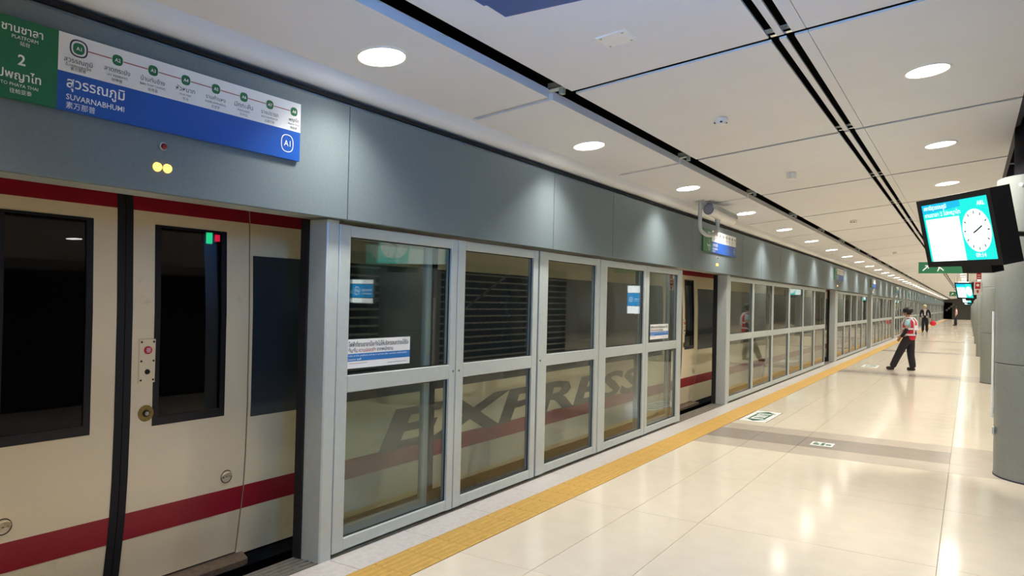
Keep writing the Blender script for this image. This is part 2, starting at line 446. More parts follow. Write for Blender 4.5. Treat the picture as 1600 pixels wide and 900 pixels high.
# grey joint flats just above the cross joints, brackets where joints meet slots
b = MB(); b.hexa([(-3.13, -.03, zc(-3.13) + .05), (.34, -.03, zc(.34) + .05), (.34, .03, zc(.34) + .05), (-3.13, .03, zc(-3.13) + .05),
                  (-3.13, -.03, zc(-3.13) + .055), (.34, -.03, zc(.34) + .055), (.34, .03, zc(.34) + .055), (-3.13, .03, zc(-3.13) + .055)])
jm = b.mesh('joint_cover'); jm.materials.append(M['frame'])
b = MB()
b.hexa([(-1.0, -.016, zc(-1.0) + .018), (-.86, -.016, zc(-.86) + .018), (-.86, .016, zc(-.86) + .018), (-1.0, .016, zc(-1.0) + .018),
        (-1.0, -.016, zc(-1.0) + .03), (-.86, -.016, zc(-.86) + .03), (-.86, .016, zc(-.86) + .03), (-1.0, .016, zc(-1.0) + .03)])
br = b.mesh('joint_bracket'); br.materials.append(M['chrome'])
b = MB(); b.box(-2.47, -2.27, -.025, .025, zc(-2.37) + .06, zc(-2.37) + .09); b.box(-2.385, -2.355, -.02, .02, zc(-2.37) + .01, zc(-2.37) + .06)
bs = b.mesh('slot_bracket'); bs.materials.append(M['frame'])
for k in range(K0, 30):
    y = CJ + CP * k
    piece('joint_cover', jm, (0, y, 0), ceiling); piece('joint_bracket', br, (0, y, 0), ceiling); piece('slot_bracket', bs, (0, y, 0), ceiling)
b = MB(); b.box(-2.62, -2.1, Y0, Y1, 3.40, 3.42)
b.box(-1.05, -0.83, Y0, Y1, 3.50, 3.52); obj('slot_backing', b, 'void', ceiling)
# open dark services zone right of the ceiling edge
b = MB()
b.box(0.36, 0.40, Y0, Y1, zc(.34) + .10, 3.9)
obj('edge_beam', b, 'steel_dark', ceiling)
b = MB(); b.box(0.36, 1.5, -.05, .05, 3.42, 3.62); bmx = b.mesh('steel_beam'); bmx.materials.append(M['steel_dark'])
for k in range(0, 40): piece('steel_beam', bmx, (0, 1.6 + CP / 2 * k, 0), ceiling)
# shallow white cove between header and ceiling
prof = [(-3.30, 2.822), (-3.235, 2.822), (-3.215, 2.826), (-3.175, 2.85), (-3.155, 2.885), (-3.15, 2.915), (-3.14, 2.932), (-3.10, 2.935), (-3.10, 2.965), (-3.30, 2.965)]
b = MB(); b.prism_y(prof, Y0, Y1)
o = struct(obj('trim_2', b, 'cove', sm=True)); o['label'] = 'white curved cove along the top of the header wall'
# ceiling over the far side of the island
b = MB(); b.box(1.5, 9.0, Y0, Y1, 3.25, 3.32); obj('far_side_ceiling', b, 'ceil', ceiling)

# downlights
def downlight(name, x, y, label, group, flat=False):
    z = zc(x) if not flat else 3.25
    t = thing(name, label, 'light', (x, y, z), group)
    sl = 0.11 if not flat else 0
    return t, z, sl
def light_meshes(sl):
    n = 28; b = MB(); vs = []; fs = []
    for i in range(n):
        a = 2 * math.pi * i / n
        for r, dz in ((.148, -.001), (.146, -.006), (.132, -.006), (.130, -.001)):
            x = r * math.cos(a); vs.append((x, r * math.sin(a), sl * x + dz))
    for i in range(n):
        j = (i + 1) % n
        for q in range(3): fs.append((4 * i + q, 4 * i + q + 1, 4 * j + q + 1, 4 * j + q))
    b.add(vs, fs); ringm = b.mesh('trim_ring'); ringm.materials.append(M['white'])
    b = MB(); b.add([(.131 * math.cos(2 * math.pi * i / n), .131 * math.sin(2 * math.pi * i / n), sl * .131 * math.cos(2 * math.pi * i / n) - .003) for i in range(n)], [tuple(range(n - 1, -1, -1))])
    dm = b.mesh('diffuser'); dm.materials.append(M['lamp'])
    return ringm, dm
LM = light_meshes(0.11); LF = light_meshes(0.0)
LAMPD = bpy.data.lights.new('lamp', 'AREA'); LAMPD.shape = 'DISK'; LAMPD.size = .25
LAMPD.energy = LAMP_W; LAMPD.color = LAMP_COL; LAMPD.spread = R(LAMP_SPREAD)
LAMPE = LAMPD.copy(); LAMPE.energy = LAMP_W2; LAMPE.spread = R(LAMP_SPREAD2)
def add_light(x, y, label, group, flat=False):
    z = zc(x) if not flat else 3.25
    t = thing('downlight', label, 'light', (x, y, z), group)
    for nm, me in zip(('trim_ring', 'diffuser'), LF if flat else LM):
        o = bpy.data.objects.new(nm, me); COL.objects.link(o); o.parent = t
    if y < 128:
        o = bpy.data.objects.new('lamp', LAMPD if x < -1 else LAMPE); COL.objects.link(o); o.parent = t; o.location = (0, 0, -.02)
    return t
for k in range(-3, 47):
    y = 3.05 + CP * k
    if k >= 0: la = 'round ceiling downlight, %s from the camera in the row beside the header wall' % ORD[k]
    else: la = 'round downlight behind the camera beside the header wall, %s back' % ORD[-k - 1]
    add_light(-2.815, y, la, 'downlights in the row beside the header wall')
    if k == 0: continue
    if k >= 1: la = 'round ceiling downlight, %s visible in the row by the columns' % ORD[k - 1]
    else: la = 'round downlight behind the camera by the columns, %s back' % ORD[-k - 1]
    add_light(-0.26, y, la, 'downlights in the row by the columns')
for k in range(-1, 12):
    add_light(5.6, 1.5 + 2 * CP * k, 'round downlight over the opposite half of the island platform, %s along' % ORD[k + 1], 'downlights of the opposite platform side', True)

# ================================================================== HEADER WALL
hw = MB(); hw.box(-3.52, XH - .03, Y0, Y1, 2.085, 2.78); hw.box(-3.52, -3.35, Y0, Y1, 2.78, 3.2)
wall_left = struct(obj('wall_left', hw, 'frame'))
ys = [-5.0, -2.4, 0.2, 3.20, 5.78, 7.08, 9.70, 12.3, 13.6, 15.15, 16.9, 19.5, 20.8, 23.4, 26.0, 27.3, 29.9, 32.5]
while ys[-1] < Y1 - 3: ys.append(ys[-1] + 2.6)
for a, c in zip(ys[:-1], ys[1:]):
    b = MB(); b.bbox(XH - .03, XH, a + .004, c - .004, 2.07, 2.762, .004)
    obj('header_panel', b, 'header', wall_left)
b = MB(); b.box(-3.34, -3.21, Y0, Y1, 2.78, 2.80); obj('shadow_gap', b, 'void', wall_left)

# ------------------------------------------------------------------ platform screen panels
doors = [(1.0, 3.12), (9.55, 11.70), (21.2, 22.85), (30.7, 32.05), (41.2, 42.7), (50.5, 51.9), (62.0, 63.6), (71.3, 72.9), (83.0, 84.6), (92.3, 93.9), (104.0, 105.6), (113.3, 114.9)]
posts = [(3.12, 3.22), (11.70, 11.86), (22.85, 23.25)] + [(d[1], d[1] + .38) for d in doors[3:]]
def screen_panel(ya, yb, sl, sr, label, group, bolts=(), z0=0.025, z1=2.05):
    t = thing('screen_panel', label, 'glass panel', (XW, (ya + yb) / 2, 0), group)
    b = MB()
    g = 0.004
    b.bbox(-3.335, XW, ya + g, ya + sl, z0, z1, .004, 'z'); b.bbox(-3.335, XW, yb - sr, yb - g, z0, z1, .004, 'z')
    for p, q in ((z0, .10), (1.005, 1.112), (1.98, z1)): b.bbox(-3.333, XW - .002, ya + sl, yb - sr, p, q, .004)
    obj('panel_frame', b, 'frame', t)
    for p, q in ((.10, 1.005), (1.112, 1.98)):
        b = MB(); b.box(-3.316, -3.306, ya + sl - .005, yb - sr + .005, p - .005, q + .005); obj('glass_pane', b, 'glass', t)
        b = MB()
        for (a1, a2, c1, c2) in ((ya + sl, ya + sl + .008, p, q), (yb - sr - .008, yb - sr, p, q), (ya + sl, yb - sr, p, p + .008), (ya + sl, yb - sr, q - .008, q)):
            b.box(-3.305, -3.298, a1, a2, c1, c2)
        obj('gasket', b, 'black', t)
    for by in bolts:
        b = MB(); b.cyl((XW - .002, by, 1.06), (XW + .004, by, 1.06), .011, .009, 12); obj('bolt', b, 'chrome', t)
    return t
GA = 'tall glass screen panels between the first and second doorway'
A = [(3.22, 4.45, .10, .08, (4.415,)), (4.45, 5.67, .10, .09, (4.49,)), (5.69, 6.96, .16, .09, (5.73,)), (6.97, 8.265, .17, .08, ()), (8.265, 9.55, .09, .17, ())]
LA = ['nearest tall glass screen panel with the white and blue notice, beside the open doorway', 'second glass screen panel from the camera, right of the one with the notice',
      'middle one of the five large glass screen panels, before the train letters R and E', 'fourth glass screen panel from the camera with a pale blue reflection low in it',
      'fifth glass screen panel with a small notice, left of the second doorway']
for (a, c, l, r, bo), la in zip(A, LA): screen_panel(a, c, l, r, la, GA, bo)
GB = 'glass screen panels between the second and third doorway'
B = [11.86, 13.39, 14.94, 16.51, 18.06, 19.54, 21.15]
for i in range(6):
    screen_panel(B[i], B[i + 1], .06 if i else .05, .06, 'glass screen panel, %s of six right of the second doorway' % ORD[i], GB)
secs = [(posts[i][1], doors[i + 1][0]) for i in range(2, len(doors) - 1)] + [(posts[-1][1], 129.0)]
for si, (a, c) in enumerate(secs):
    n = max(3, round((c - a) / 1.55)); st = (c - a) / n
    for i in range(n):
        nm = ORD[si + 2]
        if si < 2: la = 'glass screen panel, %s past the %s doorway down the platform' % (ORD[i], nm)
        else: la = 'narrow looking distant glass screen panel, %s past the %s doorway' % (ORD[i], nm)
        screen_panel(a + st * i, a + st * (i + 1), .06, .06, la, 'glass screen panels past the %s doorway' % nm)
for i in range(3):
    screen_panel(-4.0 + 1.6 * i, -2.4 + 1.6 * i, .06, .06, 'glass screen panel behind the camera, %s before the first doorway' % ORD[2 - i], 'glass screen panels behind the camera')
# posts beside the doorways
for i, (a, c) in enumerate(posts):
    t = thing('door_post', 'grey metal post on the far side of the %s doorway' % ORD[i], 'post', (XW, a, 0), 'posts beside the doorways')
    b = MB(); b.bbox(-3.44, XW + .002, a, c, 0.0, 2.07, .008, 'z'); obj('post_body', b, 'frame', t)
    b = MB(); b.box(-3.50, -3.44, a - .01, a + .05, 0.0, 2.07); b.box(-3.45, -3.435, a - .012, a + .02, 0.0, 2.07); obj('rubber_seal', b, 'frame_dark', t)
# sliding leaves parked behind the fixed panels
def leaf(ya, yb, label):
    t = thing('sliding_door_leaf', label, 'door', (-3.42, (ya + yb) / 2, 0), 'sliding door leaves parked behind the glass screens')
    b = MB()
    b.box(-3.44, -3.40, ya, ya + .07, .02, 2.06); b.box(-3.44, -3.40, yb - .07, yb, .02, 2.06)
    for p, q in ((.02, .12), (1.0, 1.1), (1.98, 2.06)): b.box(-3.438, -3.402, ya + .07, yb - .07, p, q)
    obj('leaf_frame', b, 'frame', t)
    b = MB(); b.box(-3.425, -3.415, ya + .07, yb - .07, .12, 1.98); obj('leaf_glass', b, 'glass', t)
    b = MB(); b.box(-3.46, -3.38, yb - .01, yb + .03, .02, 2.06); obj('leaf_seal', b, 'frame_dark', t)
leaf(3.30, 4.30, 'open sliding door leaf parked behind the nearest glass screen panel')
leaf(8.30, 9.42, 'open sliding door leaf parked behind the fifth glass screen panel')

# ================================================================== SIGNS ON THE HEADER
ST = [('A1', 'สุวรรณภูมิ', 'SUVARNABHUMI', '素万那普'), ('A2', 'ลาดกระบัง', 'LAT KRABANG', '叻甲挽'), ('A3', 'บ้านทับช้าง', 'BAN THAP CHANG', '班塔昌'), ('A4', 'หัวหมาก', 'HUA MAK', '华马'),
      ('A5', 'รามคำแหง', 'RAMKHAMHAENG', '兰甘亨'), ('A6', 'มักกะสัน', 'MAKKASAN', '马卡山'), ('A7', 'ราชปรารภ', 'RATCHAPRAROP', '拉差巴洛'), ('A8', 'พญาไท', 'PHAYA THAI', '帕亚泰')]
def header_sign(loc):
    t = thing('platform_sign', '', 'sign', loc)
    x, y, z = loc; f = x + .02
    b = MB(); b.box(x, f, y, y + .41, z, z + .32); obj('green_plate', b, 'green', t)
    b = MB(); b.box(x, f, y + .41, y + 1.69, z + .16, z + .32); obj('white_plate', b, 'signwhite', t)
    b = MB(); b.box(x, f, y + .41, y + 1.69, z, z + .16); obj('blue_plate', b, 'blue', t)
    def line(m, st, size, p, al='c', width=None, off=0.0, lift=.0015, par=None):
        q = MB(); text_mb(q, st, size, p, EY, EZ, EX, al, width, off=off, lift=lift); return obj('lettering', q, m, par or t)
    g = y + .205; W_ = 'inkwhite'
    line(W_, 'ชานชาลา', .05, (f, y + .275, z + .262), 'c', .15, .012)
    line(W_, 'PLATFORM', .03, (f, y + .285, z + .238), 'c', .095)
    line(W_, '站台', .03, (f, y + .285, z + .216), 'c', .036)
    line(W_, '2', .058, (f, y + .275, z + .138), 'c', off=.02)
    line(W_, 'ไปพญาไท', .05, (f, y + .26, z + .078), 'c', .175, .012)
    line(W_, 'TO PHAYA THAI', .03, (f, y + .27, z + .050), 'c', .135)
    line(W_, '往帕亚泰', .03, (f, y + .275, z + .024), 'c', .08)
    u = y + .445
    line(W_, 'สุวรรณภูมิ', .085, (f, u, z + .098), 'l', .245, .012)
    line(W_, 'SUVARNABHUMI', .036, (f, u, z + .047), 'l', .245, .008)
    line(W_, '素万那普', .036, (f, u, z + .012), 'l', .12)
    q = MB(); ring(q, (f, y + 1.60, z + .085), .042, .004, EY, EZ, EX, .0015, sy=1.15, sq=2.6); rg = obj('code_ring', q, W_, t)
    line(W_, 'A1', .045, (f, y + 1.60, z + .070), par=rg)
    for i, (c, th, en, zh) in enumerate(ST):
        cy = y + .49 + .1645 * i; zz = z + .268
        q = MB(); disc(q, (f, cy, zz), .0235, EY, EZ, EX, .001, sq=2.6); dt = obj('station_dot', q, 'green', t)
        line(W_, c, .022, (f, cy, zz - .008), 'c', off=.01, lift=.002, par=dt)
        e0 = .012 if i == 0 else 0
        if i == 0: q = MB(); ring(q, (f, cy, zz), .037, .006, EY, EZ, EX, .0012, sq=2.6); obj('dot_ring', q, 'ink', t)
        if i < 7: q = MB(); q.flat([(0, -.002), (.1125 - e0, -.002), (.1125 - e0, .002), (0, .002)], (f, cy + .026 + e0, zz), EY, EZ, EX, .001); obj('route_line', q, 'inkred', t)
        line('ink', th, .032, (f, cy, zz - .056 - e0 * .7), 'c', min(.115, .014 * len(th)))
        line('ink', en, .014, (f, cy, zz - .076 - e0 * .5))
        line('ink', zh, .016, (f, cy, zz - .096))
    return t
SY = [1.11, 10.10, 21.95, 30.8, 42.3, 50.6, 61.1, 71.0, 82.5, 92.0]
s0 = None
for i, y in enumerate(SY):
    if s0 is None: s0 = t = header_sign((XH, y, 2.355))
    else: t = copy_tree(s0); t.location = (XH, y, 2.355)
    tag(t, ['large nearest green, white and blue route map sign over the first doorway', 'small green, white and blue route map sign under the security camera'][i] if i < 2
        else 'green and blue platform sign over the %s doorway down the platform' % ORD[i], 'sign', 'route map signs on the header wall')
LYS = [2.0, 10.84, 22.6, 31.7, 43.0, 51.5, 62.3]
for i, y in enumerate(LYS):
    t = thing('door_lamp', 'pair of glowing amber lamps with a red bulb below the sign over the %s doorway' % ORD[i], 'lamp', (XH, y, 2.19), 'amber lamps over the doorways')
    for dy in (-.025, .025):
        b = MB(); b.cyl((XH, y + dy, 2.19), (XH + .012, y + dy, 2.19), .022, .018, 16); obj('amber_bulb', b, 'amber', t)
    b = MB(); b.cyl((XH, y, 2.29), (XH + .006, y, 2.29), .019, .019, 16); obj('lamp_socket', b, 'frame', t)
    b = MB(); b.sphere((XH + .006, y + .002, 2.29), .015); obj('red_bulb', b, 'redlamp', t, sm=True)

# notices on the glass
def notice(y0, y1, z0, z1, label, full):
    xg = -3.3055
    t = thing('notice', label, 'notice', (xg, y0, z0), None)
    b = MB(); b.box(xg, xg + .001, y0, y1, z0, z1); obj('white_sheet', b, 'signwhite', t)
    h = z1 - z0
    b = MB(); b.box(xg + .001, xg + .0015, y0, y1, z0 + .24 * h, z0 + .50 * h); obj('blue_band', b, 'stickblue', t)
    wl = MB(); dk = MB(); rd = MB(); f = xg + .0012; W = y1 - y0
    text_mb(dk, 'ไฟฟ้าที่ชานชาลานี้จะยังไม่ให้บริการจนกว่าจะได้รับ', .05, (f, y0 + .01, z0 + .74 * h), EY, EZ, EX, 'l', W * .95, height=.19 * h, off=.01)
    text_mb(dk, 'ยืนยัน', .05, (f, y0 + .01, z0 + .55 * h), EY, EZ, EX, 'l', W * .13, height=.16 * h, off=.01)
    text_mb(rd, 'ความปลอดภัย', .05, (f, y0 + .01 + W * .15, z0 + .55 * h), EY, EZ, EX, 'l', W * .26, height=.15 * h, off=.01)
    text_mb(dk, 'จากพนักงาน', .05, (f, y0 + .01 + W * .43, z0 + .55 * h), EY, EZ, EX, 'l', W * .26, height=.15 * h, off=.01)
    text_mb(wl, 'train at this platform will be in service after security confirmation', .02, (f, y0 + .01, z0 + .405 * h), EY, EZ, EX, 'l', W * .93, height=.075 * h, lift=.001)
    text_mb(wl, 'station staff', .02, (f, y0 + .01, z0 + .275 * h), EY, EZ, EX, 'l', W * .19, height=.07 * h, lift=.001)
    b = MB(); b.box(f, f + .0005, y0 + W * .62, y0 + W * .95, z0 + .10 * h, z0 + .112 * h); b.box(f, f + .0005, y0 + W * .03, y0 + W * .3, z0 + .16 * h, z0 + .17 * h)
    obj('rule_lines', b, 'ink', t)
    obj('white_lettering', wl, 'inkwhite', t); obj('dark_lettering', dk, 'ink', t); obj('red_lettering', rd, 'inkred', t)
notice(3.335, 3.94, 1.15, 1.335, 'white notice with a blue band stuck on the nearest glass screen panel', True)
notice(8.47, 9.10, 1.15, 1.335, 'white notice with a blue band on the fifth glass screen panel', False)

# ================================================================== TRAIN
PR = [(-.055, -3.93), (.1, -3.907), (.25, -3.886), (.40, -3.868), (.6, -3.856), (.9, -3.85), (1.5, -3.855), (2.0, -3.875), (2.05, -3.878), (2.3, -3.905), (2.6, -3.99), (2.75, -4.1)]
def px(z):
    for (a, x), (c, x2) in zip(PR[:-1], PR[1:]):
        if z <= c: return x + (x2 - x) * (z - a) / (c - a)
    return PR[-1][1]
def skinseg(mb, ya, yb, za, zb, out=0.0, th=0.03):
    zs = [za] + [z for z, _ in PR if za + 1e-4 < z < zb - 1e-4] + [zb]
    n = len(zs); vs = []
    for y in (ya, yb):
        vs += [(px(z) + out, y, z) for z in zs]
        vs += [(px(z) + out - th, y, z) for z in zs]
    fs = []
    for i in range(n - 1):
        fs.append((i, 2 * n + i, 2 * n + i + 1, i + 1)); fs.append((n + i + 1, 3 * n + i + 1, 3 * n + i, n + i))
        fs.append((i, i + 1, n + i + 1, n + i)); fs.append((2 * n + i + 1, 2 * n + i, 3 * n + i, 3 * n + i + 1))
    fs.append((0, n, 3 * n, 2 * n)); fs.append((n - 1, 2 * n + n - 1, 4 * n - 1, 2 * n - 1))
    mb.add(vs, fs)
def stripes(parent, ya, yb):
    b = MB(); skinseg(b, ya, yb, .25, .40, .0015, .002); obj('red_stripe', b, 'red', parent, sm=True)
    b = MB(); skinseg(b, ya, yb, 2.055, 2.35, .0015, .002); obj('red_stripe', b, 'red', parent, sm=True)
def door_leaf(car, ya, yb, wa, wb, side, full):
    b = MB()
    skinseg(b, ya, wa, -.03, 2.4); skinseg(b, wb, yb, -.03, 2.4); skinseg(b, wa, wb, -.03, .86); skinseg(b, wa, wb, 1.985, 2.4)
    d = obj('door_leaf', b, 'cream', car, sm=True)
    stripes(d, ya, yb)
    b = MB()
    for (p, q, za, zb) in ((wa, wa + .035, .86, 1.985), (wb - .035, wb, .86, 1.985), (wa + .035, wb - .035, .86, .91), (wa + .035, wb - .035, 1.972, 1.985)): skinseg(b, p, q, za, zb, .003, .02)
    obj('window_surround', b, 'bezel', d)
    b = MB(); skinseg(b, wa + .035, wb - .035, .91, 1.972, -.004, .006); obj('window_glass', b, 'train_glass', d)
    yc = ya + .63 if side > 0 else yb - .51
    b = MB(); b.cyl((px(.48) - .002, yc, .482), (px(.48) + .004, yc, .478), .036, .036, 24); obj('access_cap', b, 'cream', d)
    b = MB(); ring(b, (px(.48) + .002, yc, .48), .040, .005, EY, EZ, EX, .001)
    for q in (-.022, 0, .022): disc(b, (px(.48) + .004, yc + q, .48 + q * .1), .005, EY, EZ, EX, .001, 10)
    obj('cap_screws', b, 'black', d)
    if side > 0:
        xb = px(1.2)
        b = MB(); b.bbox(xb, xb + .008, ya + .04, ya + .135, 1.105, 1.345, .003, 'z'); obj('button_plate', b, 'cream', d)
        b = MB()
        for q in (ya + .052, ya + .123):
            for zz in (1.12, 1.225, 1.33): b.cyl((xb + .008, q, zz), (xb + .011, q, zz), .006, .005, 10)
        b.cyl((xb + .008, ya + .088, 1.165), (xb + .016, ya + .088, 1.165), .015, .012, 18)
        obj('plate_bolts', b, 'black', d)
        b = MB(); b.cyl((xb + .008, ya + .088, 1.285), (xb + .016, ya + .088, 1.285), .022, .021, 22); obj('red_button', b, 'redbtn', d)
        if full:
            b = MB()
            for zz, wd in ((1.294, .022), (1.285, .026), (1.276, .020)): b.box(xb + .016, xb + .0165, ya + .088 - wd / 2, ya + .088 + wd / 2, zz - .002, zz + .002)
            obj('button_print', b, 'inkwhite', d)
        b = MB(); b.cyl((xb, ya + .09, .935), (xb + .006, ya + .09, .935), .046, .044, 28); obj('lock_plate', b, 'brass', d)
        b = MB(); b.cyl((xb + .006, ya + .09, .935), (xb + .013, ya + .09, .935), .020, .018, 20); obj('lock_rim', b, 'black', d)
        b = MB(); b.cyl((xb + .013, ya + .09, .935), (xb + .016, ya + .09, .935), .013, .012, 16); b.box(xb + .016, xb + .018, ya + .086, ya + .094, .925, .945); obj('lock_core', b, 'chrome', d)
    return d
def train_car(k):
    o = 21.0 * k
    t = thing('train_car', ['cream train carriage with red stripes and grey EXPRESS lettering behind the nearest screens', 'second cream and red train carriage, behind the screens down the platform', 'third train carriage from the camera behind distant glass screens', 'fourth train carriage from the camera behind distant glass screens', 'fifth train carriage from the camera behind distant glass screens', 'farthest train carriage at the end of the platform'][k], 'train', (XT, 6.5 + o, -1.0), 'carriages of the waiting train')
    ya, yb = -3.9 + o, 16.9 + o
    dc = [2.22 + o, 11.2 + o]
    ends = [ya] + [v for c in dc for v in (c - .81, c + .81)] + [yb]
    for i in range(0, len(ends), 2):
        p, q = ends[i], ends[i + 1]
        b = MB(); skinseg(b, p, q, -.055, 2.75)
        s = obj('body_side', b, 'cream', t, sm=True); stripes(s, p, q)
        b = MB(); skinseg(b, p + .02, q - .02, .83, 1.85, .003, .02); obj('window_band', b, 'band', s)
        if i == 2:
            b = MB()
            text_mb(b, 'EXPRESS', 1.0, (XT, 4.26 + o, .40), EY, EZ, EX, 'l', 5.34, off=.03, shear=.17, height=.335, fn=lambda v: Vector((px(v.z) + .004, v.y, v.z)))
            obj('grey_lettering', b, 'letters', s)
    for c in dc:
        for (p, q) in ((c - .81, c + .81),):
            b = MB(); skinseg(b, p, q, 2.4, 2.75); obj('door_header', b, 'red', t)
        door_leaf(t, c - .80, c - .043, c - .62, c - .17, -1, k == 0)
        door_leaf(t, c + .043, c + .80, c + .17, c + .635, 1, k == 0)
        for e0 in (c - .043, c + .002): b = MB(); skinseg(b, e0, e0 + .041, -.03, 2.4, .004, .03); obj('rubber_seal', b, 'frame_dark', t, sm=True)
        for e0 in (c - .812, c + .80): b = MB(); skinseg(b, e0, e0 + .012, -.055, 2.4, -.006, .03); obj('door_seam', b, 'rust', t, sm=True)
        b = MB(); b.prism_z([(-3.94, c - .86), (-3.80, c - .80), (-3.785, c - .76), (-3.785, c + .76), (-3.80, c + .80), (-3.94, c + .86)], -.075, -.04); obj('step_plate', b, 'rust', t)
    b = MB(); b.box(-6.6, -4.1, ya, yb, 2.72, 2.95); b.box(-6.6, -6.5, ya, yb, -.1, 2.72); b.box(-6.6, -4.0, ya, ya + .1, -.1, 2.72); b.box(-6.6, -4.0, yb - .1, yb, -.1, 2.72)
    obj('car_shell', b, 'grey_wall', t)
    b = MB(); b.box(-6.6, -3.96, ya, yb, -.16, -.08); obj('floor_pan', b, 'void', t)
    b = MB(); b.box(-6.3, -4.1, ya + .4, yb - .4, -.95, -.16); obj('underframe', b, 'void', t)
    for wy in (2.2, 4.6, 14.6 - 4.0, 13.0):
        b = MB(); b.cyl((-4.25, wy + o, -.85), (-4.12, wy + o, -.85), .40, .40, 24); obj('wheel', b, 'steel_dark', t)
    return t
car0 = train_car(0)
for k in range(1, 6): train_car(k)
# glowing boxes added inside the carriage, standing in for a reflection on the door window
b = MB(); b.box(-4.34, -4.305, 3.00, 3.24, 1.94, 2.10); b.box(-4.325, -4.315, 3.05, 3.06, 2.1, 2.72); b.box(-4.325, -4.315, 3.18, 3.19, 2.1, 2.72)
ld = obj('reflection_glow', b, 'black', car0); ld['label'] = 'small green and red glow painting a reflection in the door window'
b = MB(); b.box(-4.304, -4.30, 3.015, 3.06, 1.935, 2.02); obj('green_glint', b, 'glint_green', ld)
b = MB(); b.box(-4.304, -4.30, 3.08, 3.18, 1.955, 2.0); obj('red_glint', b, 'glint_red', ld)

# ================================================================== COLUMNS
CY = [8.69 + 10.6 * k for k in range(-1, 12)]
def column(i, y):
    lab = {0: 'round grey metal column behind the camera', 1: 'large round grey metal column at the right edge of the picture', 2: 'second grey round column with the fire extinguisher sign'}.get(i, 'distant grey column, %s along the platform edge of the stairs' % ORD[min(i - 1, 13)])
    t = thing('column', lab, 'column', (.69, y, 0), 'round columns along the platform')
    zs = [0.0, 1.10, 2.10, 2.90]
    for a, c in zip(zs[:-1], zs[1:]):
        b = MB(); b.lathe((.69, y, 0), [(.466, a + .003), (.47, a + .007), (.47, c - .007), (.466, c - .003)], 48); obj('cladding_ring', b, 'column', t, sm=True)
    b = MB(); b.lathe((.69, y, 0), [(.462, -.0), (.462, 2.9)], 40); b.lathe((.69, y, 0), [(.476, 0.0), (.476, .012)], 40); obj('core', b, 'steel_dark', t, sm=True)
    b = MB(); b.lathe((.69, y, 0), [(.33, 2.9), (.33, 4.1)], 32); obj('column_neck', b, 'void', t, sm=True)
    if i == 1:
        b = MB(); b.cyl((.40, y - .378, 2.80), (.39, y - .388, 2.80), .014, .012, 16); obj('small_lamp', b, 'box_white', t)
        b = MB(); b.box(.205, .222, y - .12, y - .06, .40, .47); obj('wall_socket', b, 'frame', t)
for i, y in enumerate(CY): column(i, y)
def lightbox(y, z0, z1, zb0, zb1, label):
    t = thing('station_lightbox', label, 'sign', (1.16, y, z0), 'lit signs on the columns')
    b = MB(); b.bbox(.94, 1.38, y, y + .04, z0, z1, .004, 'z'); b.box(.96, 1.0, y + .04, y + .14, z0 + .05, z0 + .10); b.box(.96, 1.0, y + .04, y + .14, z1 - .10, z1 - .05); obj('box_case', b, 'frame', t)
    for p, q, m in ((z0 + .01, zb0, 'box_white'), (zb0, zb1, 'box_blue'), (zb1, z1 - .01, 'box_white')):
        b = MB(); b.box(.95, 1.37, y - .004, y, p + .005, q - .005); obj('lit_face', b, m, t)
    zz = (zb0 + zb1) / 2; N = (0, -1, 0)
    wl = MB(); ring(wl, (1.27, y - .005, zz), .05, .008, EX, EZ, N, .001, sy=1.3, sq=2.6); o = obj('code_ring', wl, 'box_white', t)
    wl = MB(); text_mb(wl, 'A1', .06, (1.27, y - .005, zz - .02), EX, EZ, N, 'c'); obj('lettering', wl, 'box_white', o)
    wl = MB(); text_mb(wl, 'สุวรรณภูมิ', .06, (.97, y - .005, zz), EX, EZ, N, 'l', .2); obj('lettering', wl, 'box_white', t)
    wl = MB(); text_mb(wl, 'SUVARNABHUMI', .04, (.97, y - .005, zz - .05), EX, EZ, N, 'l', .2); obj('lettering', wl, 'box_white', t)
lightbox(8.14, 1.48, 1.86, 1.57, 1.78, 'white and blue lit sign on the nearest column, seen mirrored in the first glass panel')
lightbox(18.74, 1.26, 2.05, 1.48, 1.84, 'bright white and blue lit sign on the second column, mirrored in the fourth glass panel')
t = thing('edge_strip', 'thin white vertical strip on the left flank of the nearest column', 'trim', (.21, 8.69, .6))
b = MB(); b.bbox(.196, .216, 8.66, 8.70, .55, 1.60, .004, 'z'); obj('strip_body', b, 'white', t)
b = MB(); b.box(.21, .222, 8.67, 8.69, .60, .64); b.box(.21, .222, 8.67, 8.69, 1.50, 1.54); obj('fixing', b, 'frame', t)
